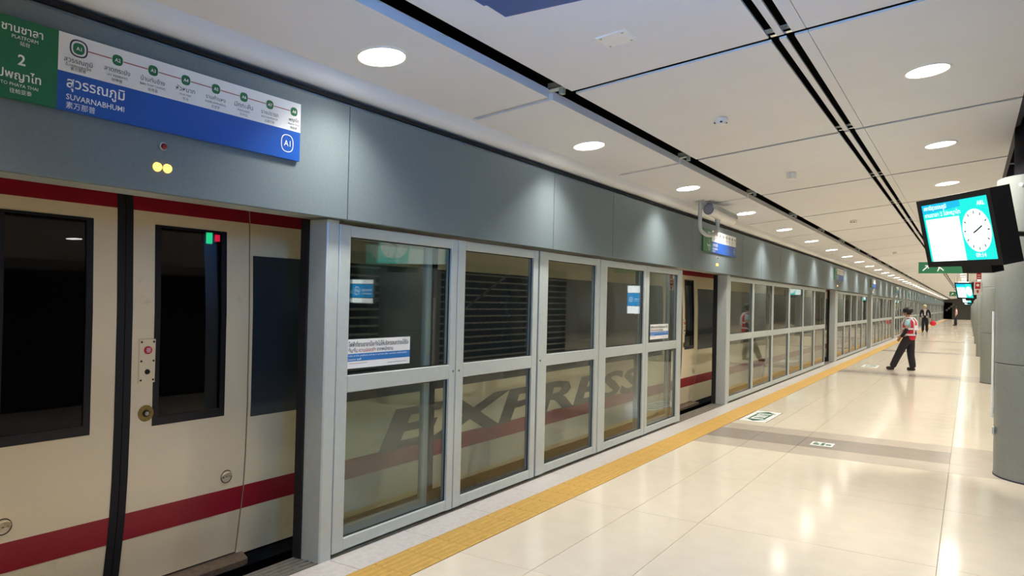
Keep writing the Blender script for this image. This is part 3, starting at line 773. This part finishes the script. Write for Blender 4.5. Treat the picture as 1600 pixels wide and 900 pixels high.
# ================================================================== HANGING SCREENS
def screen(loc, yaw, tilt, roll, label, near):
    t = thing('display_screen', label, 'screen', loc, 'hanging clock screens')
    mtx = Matrix.Rotation(yaw, 4, 'Z') @ Matrix.Rotation(tilt, 4, 'X') @ Matrix.Rotation(roll, 4, 'Y') @ Matrix.Scale(1.06, 4)
    W, H = .93, .523
    parts = []
    def put(nm, mb, m, par=None):
        mb.v = [tuple(mtx @ Vector(v) + Vector(loc)) for v in mb.v]
        return obj(nm, mb, m, par or t)
    b = MB(); b.box(-W / 2 - .055, W / 2 + .055, .004, .15, -H / 2 - .05, H / 2 + .05)
    for (x0, x1, z0, z1) in ((-W / 2 - .055, -W / 2, -H / 2 - .05, H / 2 + .05), (W / 2, W / 2 + .055, -H / 2 - .05, H / 2 + .05), (-W / 2, W / 2, H / 2, H / 2 + .05), (-W / 2, W / 2, -H / 2 - .05, -H / 2)):
        b.box(x0, x1, -.012, .004, z0, z1)
    put('housing', b, 'black')
    b = MB(); b.box(-W / 2, W / 2, -.002, .004, -H / 2, H / 2); sc = put('lit_screen', b, 'scr_teal')
    N = (0, -1, 0)
    b = MB(); b.flat([(-W / 2, H / 2 - .085), (W / 2 - .37, H / 2 - .055), (W / 2 - .37, H / 2), (-W / 2, H / 2)], (0, -.002, 0), EX, EZ, N, .0005); put('title_band', b, 'scr_blue', sc)
    b = MB(); b.box(-W / 2 + .03, .055, -.0035, -.002, -H / 2, H / 2 - .135); put('white_panel', b, 'scr_white', sc)
    b = MB(); disc(b, (.255, -.002, -.015), .182, EX, EZ, N, .001, 40); put('clock_face', b, 'scr_white', sc)
    b = MB()
    for a in range(12):
        an = 2 * math.pi * a / 12; c, s = math.cos(an), math.sin(an)
        b.flat([(-.005, .14), (.005, .14), (.005, .165), (-.005, .165)], (.255, -.0035, -.015), (c, 0, s), (-s, 0, c), N, .0005)
    for an, l, wd in ((R(-66), .085, .012), (R(112), .05, .012)):
        c, s = math.cos(an), math.sin(an)
        b.flat([(-wd / 2, -.01), (wd / 2, -.01), (wd / 2, l), (-wd / 2, l)], (.255, -.0035, -.015), (c, 0, s), (-s, 0, c), N, .0005)
    put('clock_hands', b, 'black', sc)
    if near:
        b = MB()
        text_mb(b, 'สถานีสุวรรณภูมิ', .05, (-W / 2 + .03, -.0022, H / 2 - .05), EX, EZ, N, 'l', .34, off=.015)
        text_mb(b, 'ชานชาลา 2 ไปพญาไท', .05, (-W / 2 + .03, -.0022, H / 2 - .115), EX, EZ, N, 'l', .52, off=.015)
        text_mb(b, 'ARL', .05, (W / 2 - .10, -.0022, H / 2 - .07), EX, EZ, N, 'c', .10, off=.02)
        text_mb(b, '09:14', .05, (.255, -.0022, -H / 2 + .022), EX, EZ, N, 'c', .13, off=.02)
        put('white_lettering', b, 'scr_white', sc)
    b = MB(); b.box(-.09, .30, .03, .13, -H / 2 - .12, -H / 2 - .05); put('speaker_bar', b, 'black')
    b = MB(); b.box(-.12, .12, .15, .17, -.15, .15); put('mount_plate', b, 'black')
    if near: b = MB(); b.tube([(.04, 7.90, 2.33), (.16, 8.06, 2.33), (.45, 8.29, 2.33)], .025); obj('mount_arm', b, 'black', t)
    if not near: b = MB(); b.cyl((loc[0] + .1, loc[1] + .1, loc[2] + .1), (loc[0] + .1, loc[1] + .1, zc(loc[0] + .1) + .02), .02, n=10); obj('hanging_pole', b, 'black', t)
    return t
for i, (y, near) in enumerate(((7.80, True), (34.0, False), (60.6, False), (87.2, False))):
    screen((-.096 - (.06 if i else 0), y, 2.334), R(-57.93), R(12.53), R(1.465), ['large teal screen with a white clock, tilted toward the tracks by the nearest column', 'second teal clock screen, small, hanging beyond the second column', 'far teal clock screen beyond the second one', 'farthest teal clock screen'][i], near)
# housing just above the camera: only the corner of its underside is in view
t = thing('ceiling_display_box', 'dark blue box hanging under the ceiling at the top edge of the picture', 'screen', (-.5, 1.0, 2.3))
b = MB(); b.box(-.99, -.05, .15, 1.42, 2.315, 2.80); b.box(-.96, -.05, .18, 1.47, 2.30, 2.315); obj('box_housing', b, 'bluebox', t)
b = MB(); b.box(-.90, -.10, 1.42, 1.43, 2.36, 2.76); obj('lit_face', b, 'scr_strong', t)
b = MB(); b.cyl((-.5, .5, 2.80), (-.5, .5, 3.25), .03, n=12); b.cyl((-.5, 1.1, 2.80), (-.5, 1.1, 3.25), .03, n=12); obj('hanger_rod', b, 'black', t)

# exit signs
def exit_sign(y, xa, xb, z0, z1, label):
    t = thing('exit_sign', label, 'sign', ((xa + xb) / 2, y, z0), 'green hanging exit signs')
    b = MB(); b.bbox(xa, xb, y, y + .06, z0, z1, .006, 'z'); obj('sign_case', b, 'green', t)
    w = MB(); h = z1 - z0; o = (xa + .12, y, z0 + h / 2); N = (0, -1, 0); k = h * .3
    w.flat([(-k, -k * .8), (-k * .8, -k), (k * .55, k * .3), (k * .3, k * .55)], o, EX, EZ, N, .002)
    w.flat([(k * .7, k * .7), (-k * .3, k * .7), (-k * .3, k * .45), (k * .45, k * .45), (k * .45, -k * .3), (k * .7, -k * .3)], o, EX, EZ, N, .002)
    obj('white_arrow', w, 'inkwhite', t); w = MB()
    o = (xa + .33, y, z0 + h / 2)
    disc(w, (xa + .31, y, z0 + h * .76), k * .28, EX, EZ, N, .002, 12)
    w.flat([(-k * .7, -k * 1.1), (-k * .45, -k * 1.1), (0, -k * .2), (k * .6, -k * .6), (k, -k * 1.0), (k * 1.1, -k * .8), (k * .7, -k * .3), (k * .1, k * .2), (-k * .1, k * .55), (-k * .45, k * .5), (-k * .35, -k * .2)], o, EX, EZ, N, .002)
    obj('running_figure', w, 'inkwhite', t)
    b = MB()
    for x in (xa + .2, xb - .2): b.cyl((x, y + .03, z1), (x, y + .03, zc(x) + .02), .008, n=8)
    obj('hanger_rod', b, 'frame', t)
exit_sign(15.0, -.78, .12, 2.24, 2.44, 'green exit sign with a white arrow behind the nearest teal screen')
exit_sign(41.6, -.82, -.30, 2.22, 2.44, 'small dark green exit sign beside the second teal screen')
# fire extinguisher sign on the second column
t = thing('fire_sign', 'white board with red fire extinguisher pictograms on the second column', 'sign', (.14, 18.85, 1.93))
b = MB(); b.box(.085, .225, 18.84, 18.86, 1.93, 2.22); obj('white_board', b, 'signwhite', t)
b = MB(); b.box(.105, .205, 18.835, 18.84, 2.06, 2.20); b.flat([(.13, 2.02), (.155, 2.04), (.18, 2.02), (.17, 1.98), (.155, 1.96), (.14, 1.98)], (0, 18.84, 0), EX, EZ, (0, -1, 0), .005); obj('red_pictogram', b, 'redbtn', t)
b = MB(); disc(b, (.155, 18.835, 2.14), .03, EX, EZ, (0, -1, 0), .003, 16); obj('white_symbol', b, 'inkwhite', t)
b = MB(); b.box(.19, .24, 18.855, 18.87, 1.98, 2.18); obj('bracket', b, 'frame', t)
t = thing('fire_alarm_plate', 'small red lettered plate above the fire extinguisher sign', 'sign', (.16, 18.85, 2.25))
b = MB(); b.box(.13, .22, 18.845, 18.86, 2.27, 2.42); obj('red_plate', b, 'redbtn', t)
b = MB(); b.box(.145, .205, 18.842, 18.845, 2.30, 2.315); b.box(.145, .205, 18.842, 18.845, 2.35, 2.365); obj('white_marks', b, 'inkwhite', t)

# ================================================================== CEILING DEVICES, SECURITY CAMERA
t = thing('cover_plate', 'square white cover plate screwed to the nearest ceiling panel', 'plate', (-1.69, 3.73, zc(-1.69)))
b = MB(); x0 = -1.69; z = zc(x0)
b.hexa([(x0 - .085, 3.64, zc(x0 - .085) - .006), (x0 + .085, 3.64, zc(x0 + .085) - .006), (x0 + .085, 3.81, zc(x0 + .085) - .006), (x0 - .085, 3.81, zc(x0 - .085) - .006),
        (x0 - .09, 3.635, zc(x0 - .09)), (x0 + .09, 3.635, zc(x0 + .09)), (x0 + .09, 3.815, zc(x0 + .09)), (x0 - .09, 3.815, zc(x0 - .09))]); obj('plate', b, 'white', t)
for dx in (-.065, .065):
    for dy in (-.065, .065):
        b = MB(); b.cyl((x0 + dx, 3.725 + dy, zc(x0 + dx) - .006), (x0 + dx, 3.725 + dy, zc(x0 + dx) - .010), .008, n=10); obj('screw', b, 'frame', t)
def detector(y, label, kind):
    z = zc(-1.69)
    t = thing('smoke_detector' if kind else 'ceiling_sensor', label, 'detector', (-1.69, y, z), 'devices on the middle ceiling panels')
    b = MB()
    if kind: b.lathe((-1.69, y, z), [(.055, 0), (.055, -.02), (.045, -.025), (.04, -.045), (.028, -.052), (.0, -.053)][::-1], 24, False)
    else: b.lathe((-1.69, y, z), [(.0, -.07), (.045, -.07), (.05, -.06), (.05, 0)], 24, False)
    obj('body', b, 'white', t, sm=True)
    if kind:
        b = MB()
        for a in range(4):
            an = a * math.pi / 2 + .4; b.box(-1.69 + .042 * math.cos(an) - .008, -1.69 + .042 * math.cos(an) + .008, y + .042 * math.sin(an) - .008, y + .042 * math.sin(an) + .008, z - .040, z - .030)
        obj('vents', b, 'black', t)
detector(5.75, 'round white smoke detector on the second middle ceiling panel', 1)
detector(8.48, 'white cylindrical sensor under the third middle ceiling panel', 0)
detector(13.6, 'small distant smoke detector on the fifth middle ceiling panel', 1)
detector(21.8, 'farthest small smoke detector seen left of the exit sign', 1)

t = thing('security_camera', 'white security camera on a curved grey bracket in front of the second sign', 'camera', (-3.0, 9.45, 2.9))
pts = [(-2.985, 9.32, 2.94)]
for i in range(0, 9): pts.append((-2.985 + .0, 9.32 + .0, 2.90 - .28 * i / 8))
for i in range(1, 13):
    a = math.pi * i / 12; pts.append((-2.985 + .06 * (1 - math.cos(a)), 9.32 + .19 * (1 - math.cos(a)), 2.62 - .11 * math.sin(a)))
pts.append((-2.865, 9.70, 2.70))
b = MB(); b.tube(pts, .026, 12); obj('bracket', b, 'pole', t, sm=True)
b = MB(); b.box(-3.05, -2.92, 9.25, 9.39, 2.935, 2.95); obj('mount_plate', b, 'pole', t)
b = MB(); b.cyl((-2.865, 9.70, 2.70), (-2.865, 9.70, 2.76), .035, n=14); b.box(-2.90, -2.83, 9.65, 9.75, 2.745, 2.77); obj('pan_joint', b, 'frame', t)
d = Vector((.16, .72, -.10)).normalized(); p0 = Vector((-2.90, 9.42, 2.845)); p1 = p0 + d * .62
b = MB(); b.cyl(p0, p1, .078, n=24); obj('camera_body', b, 'white', t, sm=True)
b = MB(); b.cyl(p0 - d * .004, p0, .070, n=24); obj('front_glass', b, 'lens', t)
up = Vector((0, 0, 1)); sd = d.cross(up).normalized(); up = sd.cross(d)
b = MB(); n = 10; vs = []
for p in (p0 - d * .05, p1):
    for r in (.086, .091):
        for i in range(n + 1):
            a = math.pi * i / n; vs.append(p + sd * (r * math.cos(a)) + up * (r * math.sin(a)))
fs = []
for i in range(n):
    q = 2 * (n + 1)
    fs += [(i, i + 1, q + i + 1, q + i), (n + 1 + i + 1, n + 1 + i, q + n + 1 + i, q + n + 2 + i), (i, n + 1 + i, n + 2 + i, i + 1), (q + i + 1, q + n + 2 + i, q + n + 1 + i, q + i)]
b.add(vs, fs); obj('sun_hood', b, 'pole', t, sm=True)
b = MB(); ring(b, p0 - d * .0045, .072, .006, sd, up, -d, .001); obj('front_rim', b, 'black', t)

# ================================================================== FLOOR STICKERS
def floor_sticker(xa, xb, ya, yb, label, big):
    t = thing('floor_sticker', label, 'sticker', ((xa + xb) / 2, (ya + yb) / 2, 0), 'green and white stickers on the floor')
    b = MB(); b.box(xa, xb, ya, yb, 0, .001); obj('white_sheet', b, 'signwhite', t)
    g = MB(); o = ((xa + xb) / 2, (ya + yb) / 2, .001); a, c = (xb - xa) / 2, (yb - ya) / 2
    if big:
        for s in (1, -1):
            g.flat([(-a * .62, s * c * .55), (a * .62, s * c * .55), (a * .85, s * c * .52), (0, s * c * .92), (-a * .85, s * c * .52)][::s], o, EX, EY, EZ, .0006)
            g.flat([(s * a * .62, -c * .5), (s * a * .46, -c * .5), (s * a * .46, c * .5), (s * a * .62, c * .5)], o, EX, EY, EZ, .0006)
        g.flat([(-a * .5, -c * .04), (a * .5, -c * .04), (a * .5, c * .04), (-a * .5, c * .04)], o, EX, EY, EZ, .0006)
        for q in (-.3, .3):
            disc(g, (o[0] - .03, o[1] + q * c, .001), .035, EX, EY, EZ, .0006, 14)
            g.flat([(.0, q * c - .05), (.10, q * c - .035), (.10, q * c + .035), (.0, q * c + .05)], o, EX, EY, EZ, .0006)
        e = MB(); e.box(xb + .004, xb + .012, ya, yb, 0, .0012); e.box(xa - .012, xa - .004, ya, yb, 0, .0012); obj('edge_line', e, 'ink', t)
    else:
        for (p, q, r_, s_) in ((-.8, -.25, -.6, .1), (-.1, .2, -.7, .7), (.35, .8, -.5, .2), (-.8, -.5, .3, .7)):
            g.flat([(a * p, c * r_), (a * q, c * r_), (a * q, c * s_), (a * p, c * s_)], o, EX, EY, EZ, .0006)
    obj('green_print', g, 'stickgreen', t)
floor_sticker(-2.70, -2.34, 10.32, 11.38, 'white sticker with a green two-way arrow on the floor beside the yellow strip', True)
floor_sticker(-1.55, -1.31, 9.05, 9.29, 'small green and white sticker on the dark floor band', False)
floor_sticker(-2.45, -2.05, 21.6, 22.5, 'distant floor sticker left of the guard near the yellow strip', True)

# ================================================================== PEOPLE
def skin_mesh(nodes, edges, sub=2):
    """nodes: list of (x,y,z, rx, ry); grown with the Skin modifier"""
    me = bpy.data.meshes.new('skin_tmp'); me.from_pydata([n[:3] for n in nodes], edges, [])
    o = bpy.data.objects.new('skin_tmp', me); COL.objects.link(o)
    md = o.modifiers.new('s', 'SKIN'); md.use_smooth_shade = True; md.branch_smoothing = .4
    for i, n in enumerate(nodes):
        me.skin_vertices[0].data[i].radius = (n[3], n[4] if len(n) > 4 else n[3])
    me.skin_vertices[0].data[0].use_root = True
    sb = o.modifiers.new('d', 'SUBSURF'); sb.levels = sub; sb.render_levels = sub
    dg = bpy.context.evaluated_depsgraph_get(); dg.update()
    out = bpy.data.meshes.new_from_object(o.evaluated_get(dg))
    bpy.data.objects.remove(o)
    for p in out.polygons: p.use_smooth = True
    return out
def part_mesh(name, me, m, parent):
    me.name = name; me.materials.clear(); me.materials.append(M[m])
    o = bpy.data.objects.new(name, me); COL.objects.link(o); o.parent = parent; return o
def local(name, mb, m, parent, sm=True):
    me = mb.mesh(name)
    if sm: smooth(me, 50)
    me.materials.append(M[m]); o = bpy.data.objects.new(name, me); COL.objects.link(o); o.parent = parent; return o
def chain(nodes, edges, pts, root=None):
    i = root
    for p in pts:
        nodes.append(p)
        if i is not None: edges.append((i, len(nodes) - 1))
        i = len(nodes) - 1
    return i
def person(loc, heading, label, J, look, scale=1.0):
    """J holds joint positions in a frame with +x forward, +y left; one continuous body, clothing as children"""
    t = thing('person', label, 'person', loc)
    t.rotation_euler = (0, 0, heading); t.scale = (scale,) * 3
    n, e = [], []
    n.append((*J['pelvis'], .10, .12))
    sp = chain(n, e, [(*J['waist'], .095, .115), (*J['chest'], .105, .14), (*J['neck'], .05), ], 0)
    hx = J['head']
    hd = chain(n, e, [(hx[0] - .01, hx[1], hx[2] - .075, .055), (hx[0], hx[1], hx[2], .088, .080), (hx[0] - .005, hx[1], hx[2] + .075, .074, .068)], sp)
    chest = 2
    for s in ('l', 'r'):
        sg = 1 if s == 'l' else -1
        w_ = chain(n, e, [(*J['sho_' + s], .052), (*J['elb_' + s], .040), (*J['wri_' + s], .027)], chest)
        W = Vector(J['wri_' + s]); D = (W - Vector(J['elb_' + s])).normalized()
        side = Vector((1, 0, 0)) - D * D.x; side = side.normalized() if side.length > .1 else Vector((0, 0, 1))
        pl = W + D * .05
        pi = chain(n, e, [(*pl, .030, .022)], w_)
        for q, L in ((-.027, .062), (-.009, .075), (.009, .078), (.027, .068)):
            a = pl + side * q + D * .035; c = a + D * L * .5 + Vector((0, -sg * .008, -.004)); d2 = c + D * L * .5 + Vector((0, -sg * .018, -.010))
            chain(n, e, [(*a, .0095), (*c, .0085), (*d2, .007)], pi)
        a = pl + side * .036; chain(n, e, [(*a, .011), (*(a + side * .022 + D * .03), .009)], pi)
        hp = J['hip_' + s]
        k = chain(n, e, [(*hp, .085), (*J['kne_' + s], .056), (*J['ank_' + s], .036)], 0)
        an = Vector(J['ank_' + s]); td = Vector(J['toe_' + s])
        chain(n, e, [(*(an.lerp(td, .45) + Vector((0, 0, -.01))), .034, .036), (*td, .028, .036)], k)
    body = part_mesh('body', skin_mesh(n, e), look['skin'], t)
    # trousers
    n, e = [], []
    n.append((*J['pelvis'], .118, .142)); chain(n, e, [(*(Vector(J['waist']) - Vector((0, 0, .03))), .108, .13)], 0)
    for s in ('l', 'r'):
        kn = Vector(J['kne_' + s]); an = Vector(J['ank_' + s])
        chain(n, e, [(*J['hip_' + s], .118), (*Vector(J['hip_' + s]).lerp(kn, .5), .108), (*kn, .094), (*kn.lerp(an, .55), .088), (*(an + Vector((0, 0, -.015))), .080)], 0)
    part_mesh('trousers', skin_mesh(n, e), look['trousers'], t)
    # top with sleeves
    n, e = [], []
    n.append((*J['waist'], .112, .135)); chain(n, e, [(*(Vector(J['pelvis']) + Vector((0, 0, .0))), .124, .148)], 0)
    c_ = chain(n, e, [(*J['chest'], .128, .162), (*(Vector(J['neck']) - Vector((0, 0, .03))), .07, .085)], 0)
    for s in ('l', 'r'):
        sh = Vector(J['sho_' + s]); el = Vector(J['elb_' + s]); wr = Vector(J['wri_' + s])
        pts = [(*sh, .068), (*sh.lerp(el, .6), .060)]
        if look['sleeve'] == 'long': pts += [(*el, .056), (*el.lerp(wr, .6), .047), (*el.lerp(wr, .97), .042)]
        chain(n, e, pts, 2)
    part_mesh('shirt', skin_mesh(n, e), look['top'], t)
    for s in ('l', 'r'):
        an = Vector(J['ank_' + s]); td = Vector(J['toe_' + s]); d_ = (td - an); d_.z = 0; d_.normalize()
        b = [(*(an - d_ * .06 + Vector((0, 0, -.035))), .046, .046), (*(an.lerp(td, .5) + Vector((0, 0, -.012))), .052, .052), (*(td + d_ * .03), .036, .048)]
        part_mesh('shoe', skin_mesh(b, [(0, 1), (1, 2)]), look['shoe'], t)
    # face
    b = MB(); b.sphere((hx[0] + .088, hx[1], hx[2] - .015), .016, (1, .7, 1.2)); local('nose', b, look['skin'], t)
    for sy in (.03, -.03):
        b = MB(); b.sphere((hx[0] + .074, hx[1] + sy, hx[2] + .012), .010); local('eye', b, 'black', t)
        b = MB(); b.sphere((hx[0] - .005, hx[1] + sy * 2.6, hx[2] - .005), .024, (.7, .4, 1)); local('ear', b, look['skin'], t)
    b = MB(); b.sphere((hx[0] + .075, hx[1], hx[2] - .050), .016, (.4, 1.3, .35)); local('mouth', b, 'redlamp', t)
    b = MB(); b.sphere((hx[0] - .018, hx[1], hx[2] + .030), .098, (.95, .90, 1.0), 18, 10)
    b.v = [v for v in b.v]; b.v = [(min(v[0], hx[0] + .055) if v[2] < hx[2] + .045 else v[0], v[1], max(v[2], hx[2] - .055)) for v in b.v]
    local('hair', b, look['hair'], t)
    return t
# the guard in the red and white vest
J = dict(pelvis=(0, 0, .84), waist=(-.01, 0, 1.02), chest=(-.02, 0, 1.20), neck=(0, 0, 1.37), head=(.045, 0, 1.48),
         sho_l=(-.03, .18, 1.29), elb_l=(-.06, .25, 1.03), wri_l=(.12, .16, .86), sho_r=(-.02, -.18, 1.29), elb_r=(-.03, -.24, 1.04), wri_r=(.17, -.12, .92),
         hip_l=(.01, .09, .80), kne_l=(.17, .12, .46), ank_l=(.34, .14, .085), toe_l=(.46, .15, .045),
         hip_r=(-.01, -.09, .80), kne_r=(-.0, -.11, .44), ank_r=(-.06, -.12, .085), toe_r=(.07, -.14, .045))
g = person((-1.29, 21.1, 0), R(180 - 22), 'guard in a red and white reflective vest, dark trousers and cap standing with legs apart', J, dict(skin='skin', trousers='trousers', top='shirt', sleeve='short', shoe='shoe', hair='hair'))
n = [(-.01, 0, .77, .135, .160), (-.012, 0, .88, .142, .168), (-.015, 0, 1.05, .140, .165), (-.02, 0, 1.22, .148, .178), (-.01, 0, 1.335, .075, .13)]
part_mesh('vest', skin_mesh(n, [(0, 1), (1, 2), (2, 3), (3, 4)]), 'vest', g)
for z, a, c in ((.93, .163, .190), (1.08, .160, .186)):
    b = MB(); k = 28; vs = []
    for zz in (z - .022, z + .022):
        vs += [(-.015 + a * math.cos(2 * math.pi * i / k), c * math.sin(2 * math.pi * i / k), zz) for i in range(k)]
    b.add(vs, [(i, (i + 1) % k, (i + 1) % k + k, i + k) for i in range(k)]); local('reflective_band', b, 'reflective', g)
for sy in (.085, -.085):
    b = MB()
    b.tube([(-.170, sy, .93), (-.172, sy, 1.15), (-.165, sy * .95, 1.25), (-.10, sy * .9, 1.345), (0, sy * .9, 1.365), (.09, sy * .95, 1.31), (.13, sy, 1.2), (.14, sy, .93)], .017, 8); local('shoulder_tape', b, 'reflective', g)
b = MB(); b.box(-.182, -.160, -.07, .07, 1.05, 1.17); local('back_panel', b, 'reflective', g, False)
for s in ('l', 'r'):
    el = Vector(J['elb_' + s]); sh = Vector(J['sho_' + s]); wr = Vector(J['wri_' + s]); m_ = sh.lerp(el, .68)
    part_mesh('arm_sleeve', skin_mesh([(*m_, .050), (*el, .053), (*el.lerp(wr, .6), .044), (*el.lerp(wr, .95), .038)], [(0, 1), (1, 2), (2, 3)]), 'navy', g)
b = MB(); b.lathe((.03, 0, 1.515), [(.114, -.02), (.118, .01), (.118, .05), (.096, .086), (.05, .104), (.0, .11)], 22, False)
b.add([(.03 + .10 * math.cos(a), .105 * math.sin(a), 1.512) for a in [R(-70 + 14 * i) for i in range(11)]] + [(.03 + .235 * math.cos(a * .75), .12 * math.sin(a), 1.488) for a in [R(-70 + 14 * i) for i in range(11)]], [(i, i + 1, 12 + i, 11 + i) for i in range(10)])
local('cap', b, 'hair', g)
b = MB(); b.tube([(-.165, .02, .99), (-.17, .0, .93), (-.16, -.03, .98)], .02, 8); local('belt_pouch', b, 'navy', g)
# person in a dark suit with a red bag
J2 = dict(pelvis=(0, 0, .90), waist=(0, 0, 1.08), chest=(0, 0, 1.28), neck=(0, 0, 1.47), head=(.03, 0, 1.60),
          sho_l=(0, .19, 1.39), elb_l=(-.02, .27, 1.12), wri_l=(.05, .29, .87), sho_r=(0, -.19, 1.39), elb_r=(-.02, -.26, 1.12), wri_r=(.06, -.25, .90),
          hip_l=(0, .09, .87), kne_l=(.03, .10, .48), ank_l=(0, .11, .085), toe_l=(.13, .13, .045),
          hip_r=(0, -.09, .87), kne_r=(.08, -.10, .48), ank_r=(.10, -.11, .085), toe_r=(.23, -.13, .045))
p2 = person((-2.47, 55.7, 0), R(-90), 'person in a dark suit jacket and white shirt walking with a red bag', J2, dict(skin='skin_pale', trousers='navy', top='navy', sleeve='long', shoe='shoe', hair='hairlight'), 1.06)
b = MB(); b.flat([(-.045, 1.05), (.045, 1.05), (.06, 1.44), (-.06, 1.44)], (.135, 0, 0), (0, 1, 0), (0, 0, 1), (1, 0, 0), .012); local('white_shirt_front', b, 'reflective', p2, False)
t = thing('red_bag', 'red bag carried by the person in the dark suit', 'bag', (-2.0, 55.62, .45))
b = MB(); b.sphere((-2.0, 55.62, .60), .17, (1.1, .7, .95)); obj('bag_body', b, 'bagred', t, sm=True)
b = MB(); b.tube([(-2.10, 55.62, .72), (-2.13, 55.62, .77), (-2.13, 55.62, .80), (-2.07, 55.62, .82), (-1.98, 55.62, .80), (-1.90, 55.62, .72)], .014, 8); obj('bag_handle', b, 'bagred', t, sm=True)
# far person
p3 = person((-1.0, 80.4, 0), R(180), 'distant person with dark hair in a pink and white top facing the tracks', J2, dict(skin='skin', trousers='navy', top='pinkstripe', sleeve='long', shoe='shoe', hair='hair'), 1.06)

# ================================================================== FAR END AND THE OPPOSITE SIDE
b = MB(); b.box(-8.7, 9.0, Y1, Y1 + .2, -1.5, 4.3); wall_end = struct(obj('wall_end', b, 'grey_wall'))
b = MB(); b.box(-3.3, -2.2, Y1 - .06, Y1, 0, 2.5); obj('dark_doorway', b, 'void', wall_end)
for i in range(4):
    b = MB(); b.hexa([(-3.1 + .3 * i, Y1 - .10, 1.2 + .28 * i), (-2.8 + .3 * i, Y1 - .10, 1.2 + .28 * i), (-2.7 + .3 * i, Y1 - .10, 1.5 + .28 * i), (-3.0 + .3 * i, Y1 - .10, 1.5 + .28 * i),
                      (-3.1 + .3 * i, Y1 - .06, 1.2 + .28 * i), (-2.8 + .3 * i, Y1 - .06, 1.2 + .28 * i), (-2.7 + .3 * i, Y1 - .06, 1.5 + .28 * i), (-3.0 + .3 * i, Y1 - .06, 1.5 + .28 * i)]); obj('white_stripe', b, 'signwhite', wall_end)
for x0, x1 in ((-2.0, -.3), (-.2, 1.5)):
    b = MB(); b.box(x0, x1, Y1 - .05, Y1, 0, 2.6); obj('wall_panel', b, 'grey_wall', wall_end)
b = MB(); b.box(-8.7, 9.0, Y0 - .2, Y0, -1.5, 4.3); struct(obj('wall_back', b, 'grey_wall'))
b = MB(); b.box(9.0, 9.2, Y0, Y1, -1.5, 4.3); struct(obj('wall_right', b, 'grey_wall'))
t = thing('stair_enclosure', 'dark slatted stair enclosure behind the columns, seen mirrored in the glass', 'enclosure', (3.4, 4.0, 0))
b = MB(); b.box(3.42, 4.4, -4.0, 19.0, 0, 2.45); obj('enclosure_body', b, 'dark_wall', t)
b = MB(); b.box(3.39, 3.42, 9.3, 19.0, -.02, .02); sl = b.mesh('slat', (3.4, 4.0, 0)); sl.materials.append(M['slat'])
for k in range(13):
    o = bpy.data.objects.new('slat', sl); COL.objects.link(o); o.parent = t; o.location = (0, 0, .18 + .165 * k)
b = MB(); b.tube([(3.36, 13.2, 1.05), (3.36, 16.2, 2.45)], .03, 8); b.tube([(3.36, 13.2, 1.05), (3.36, 13.2, .0)], .02, 8); obj('handrail', b, 'chrome', t)
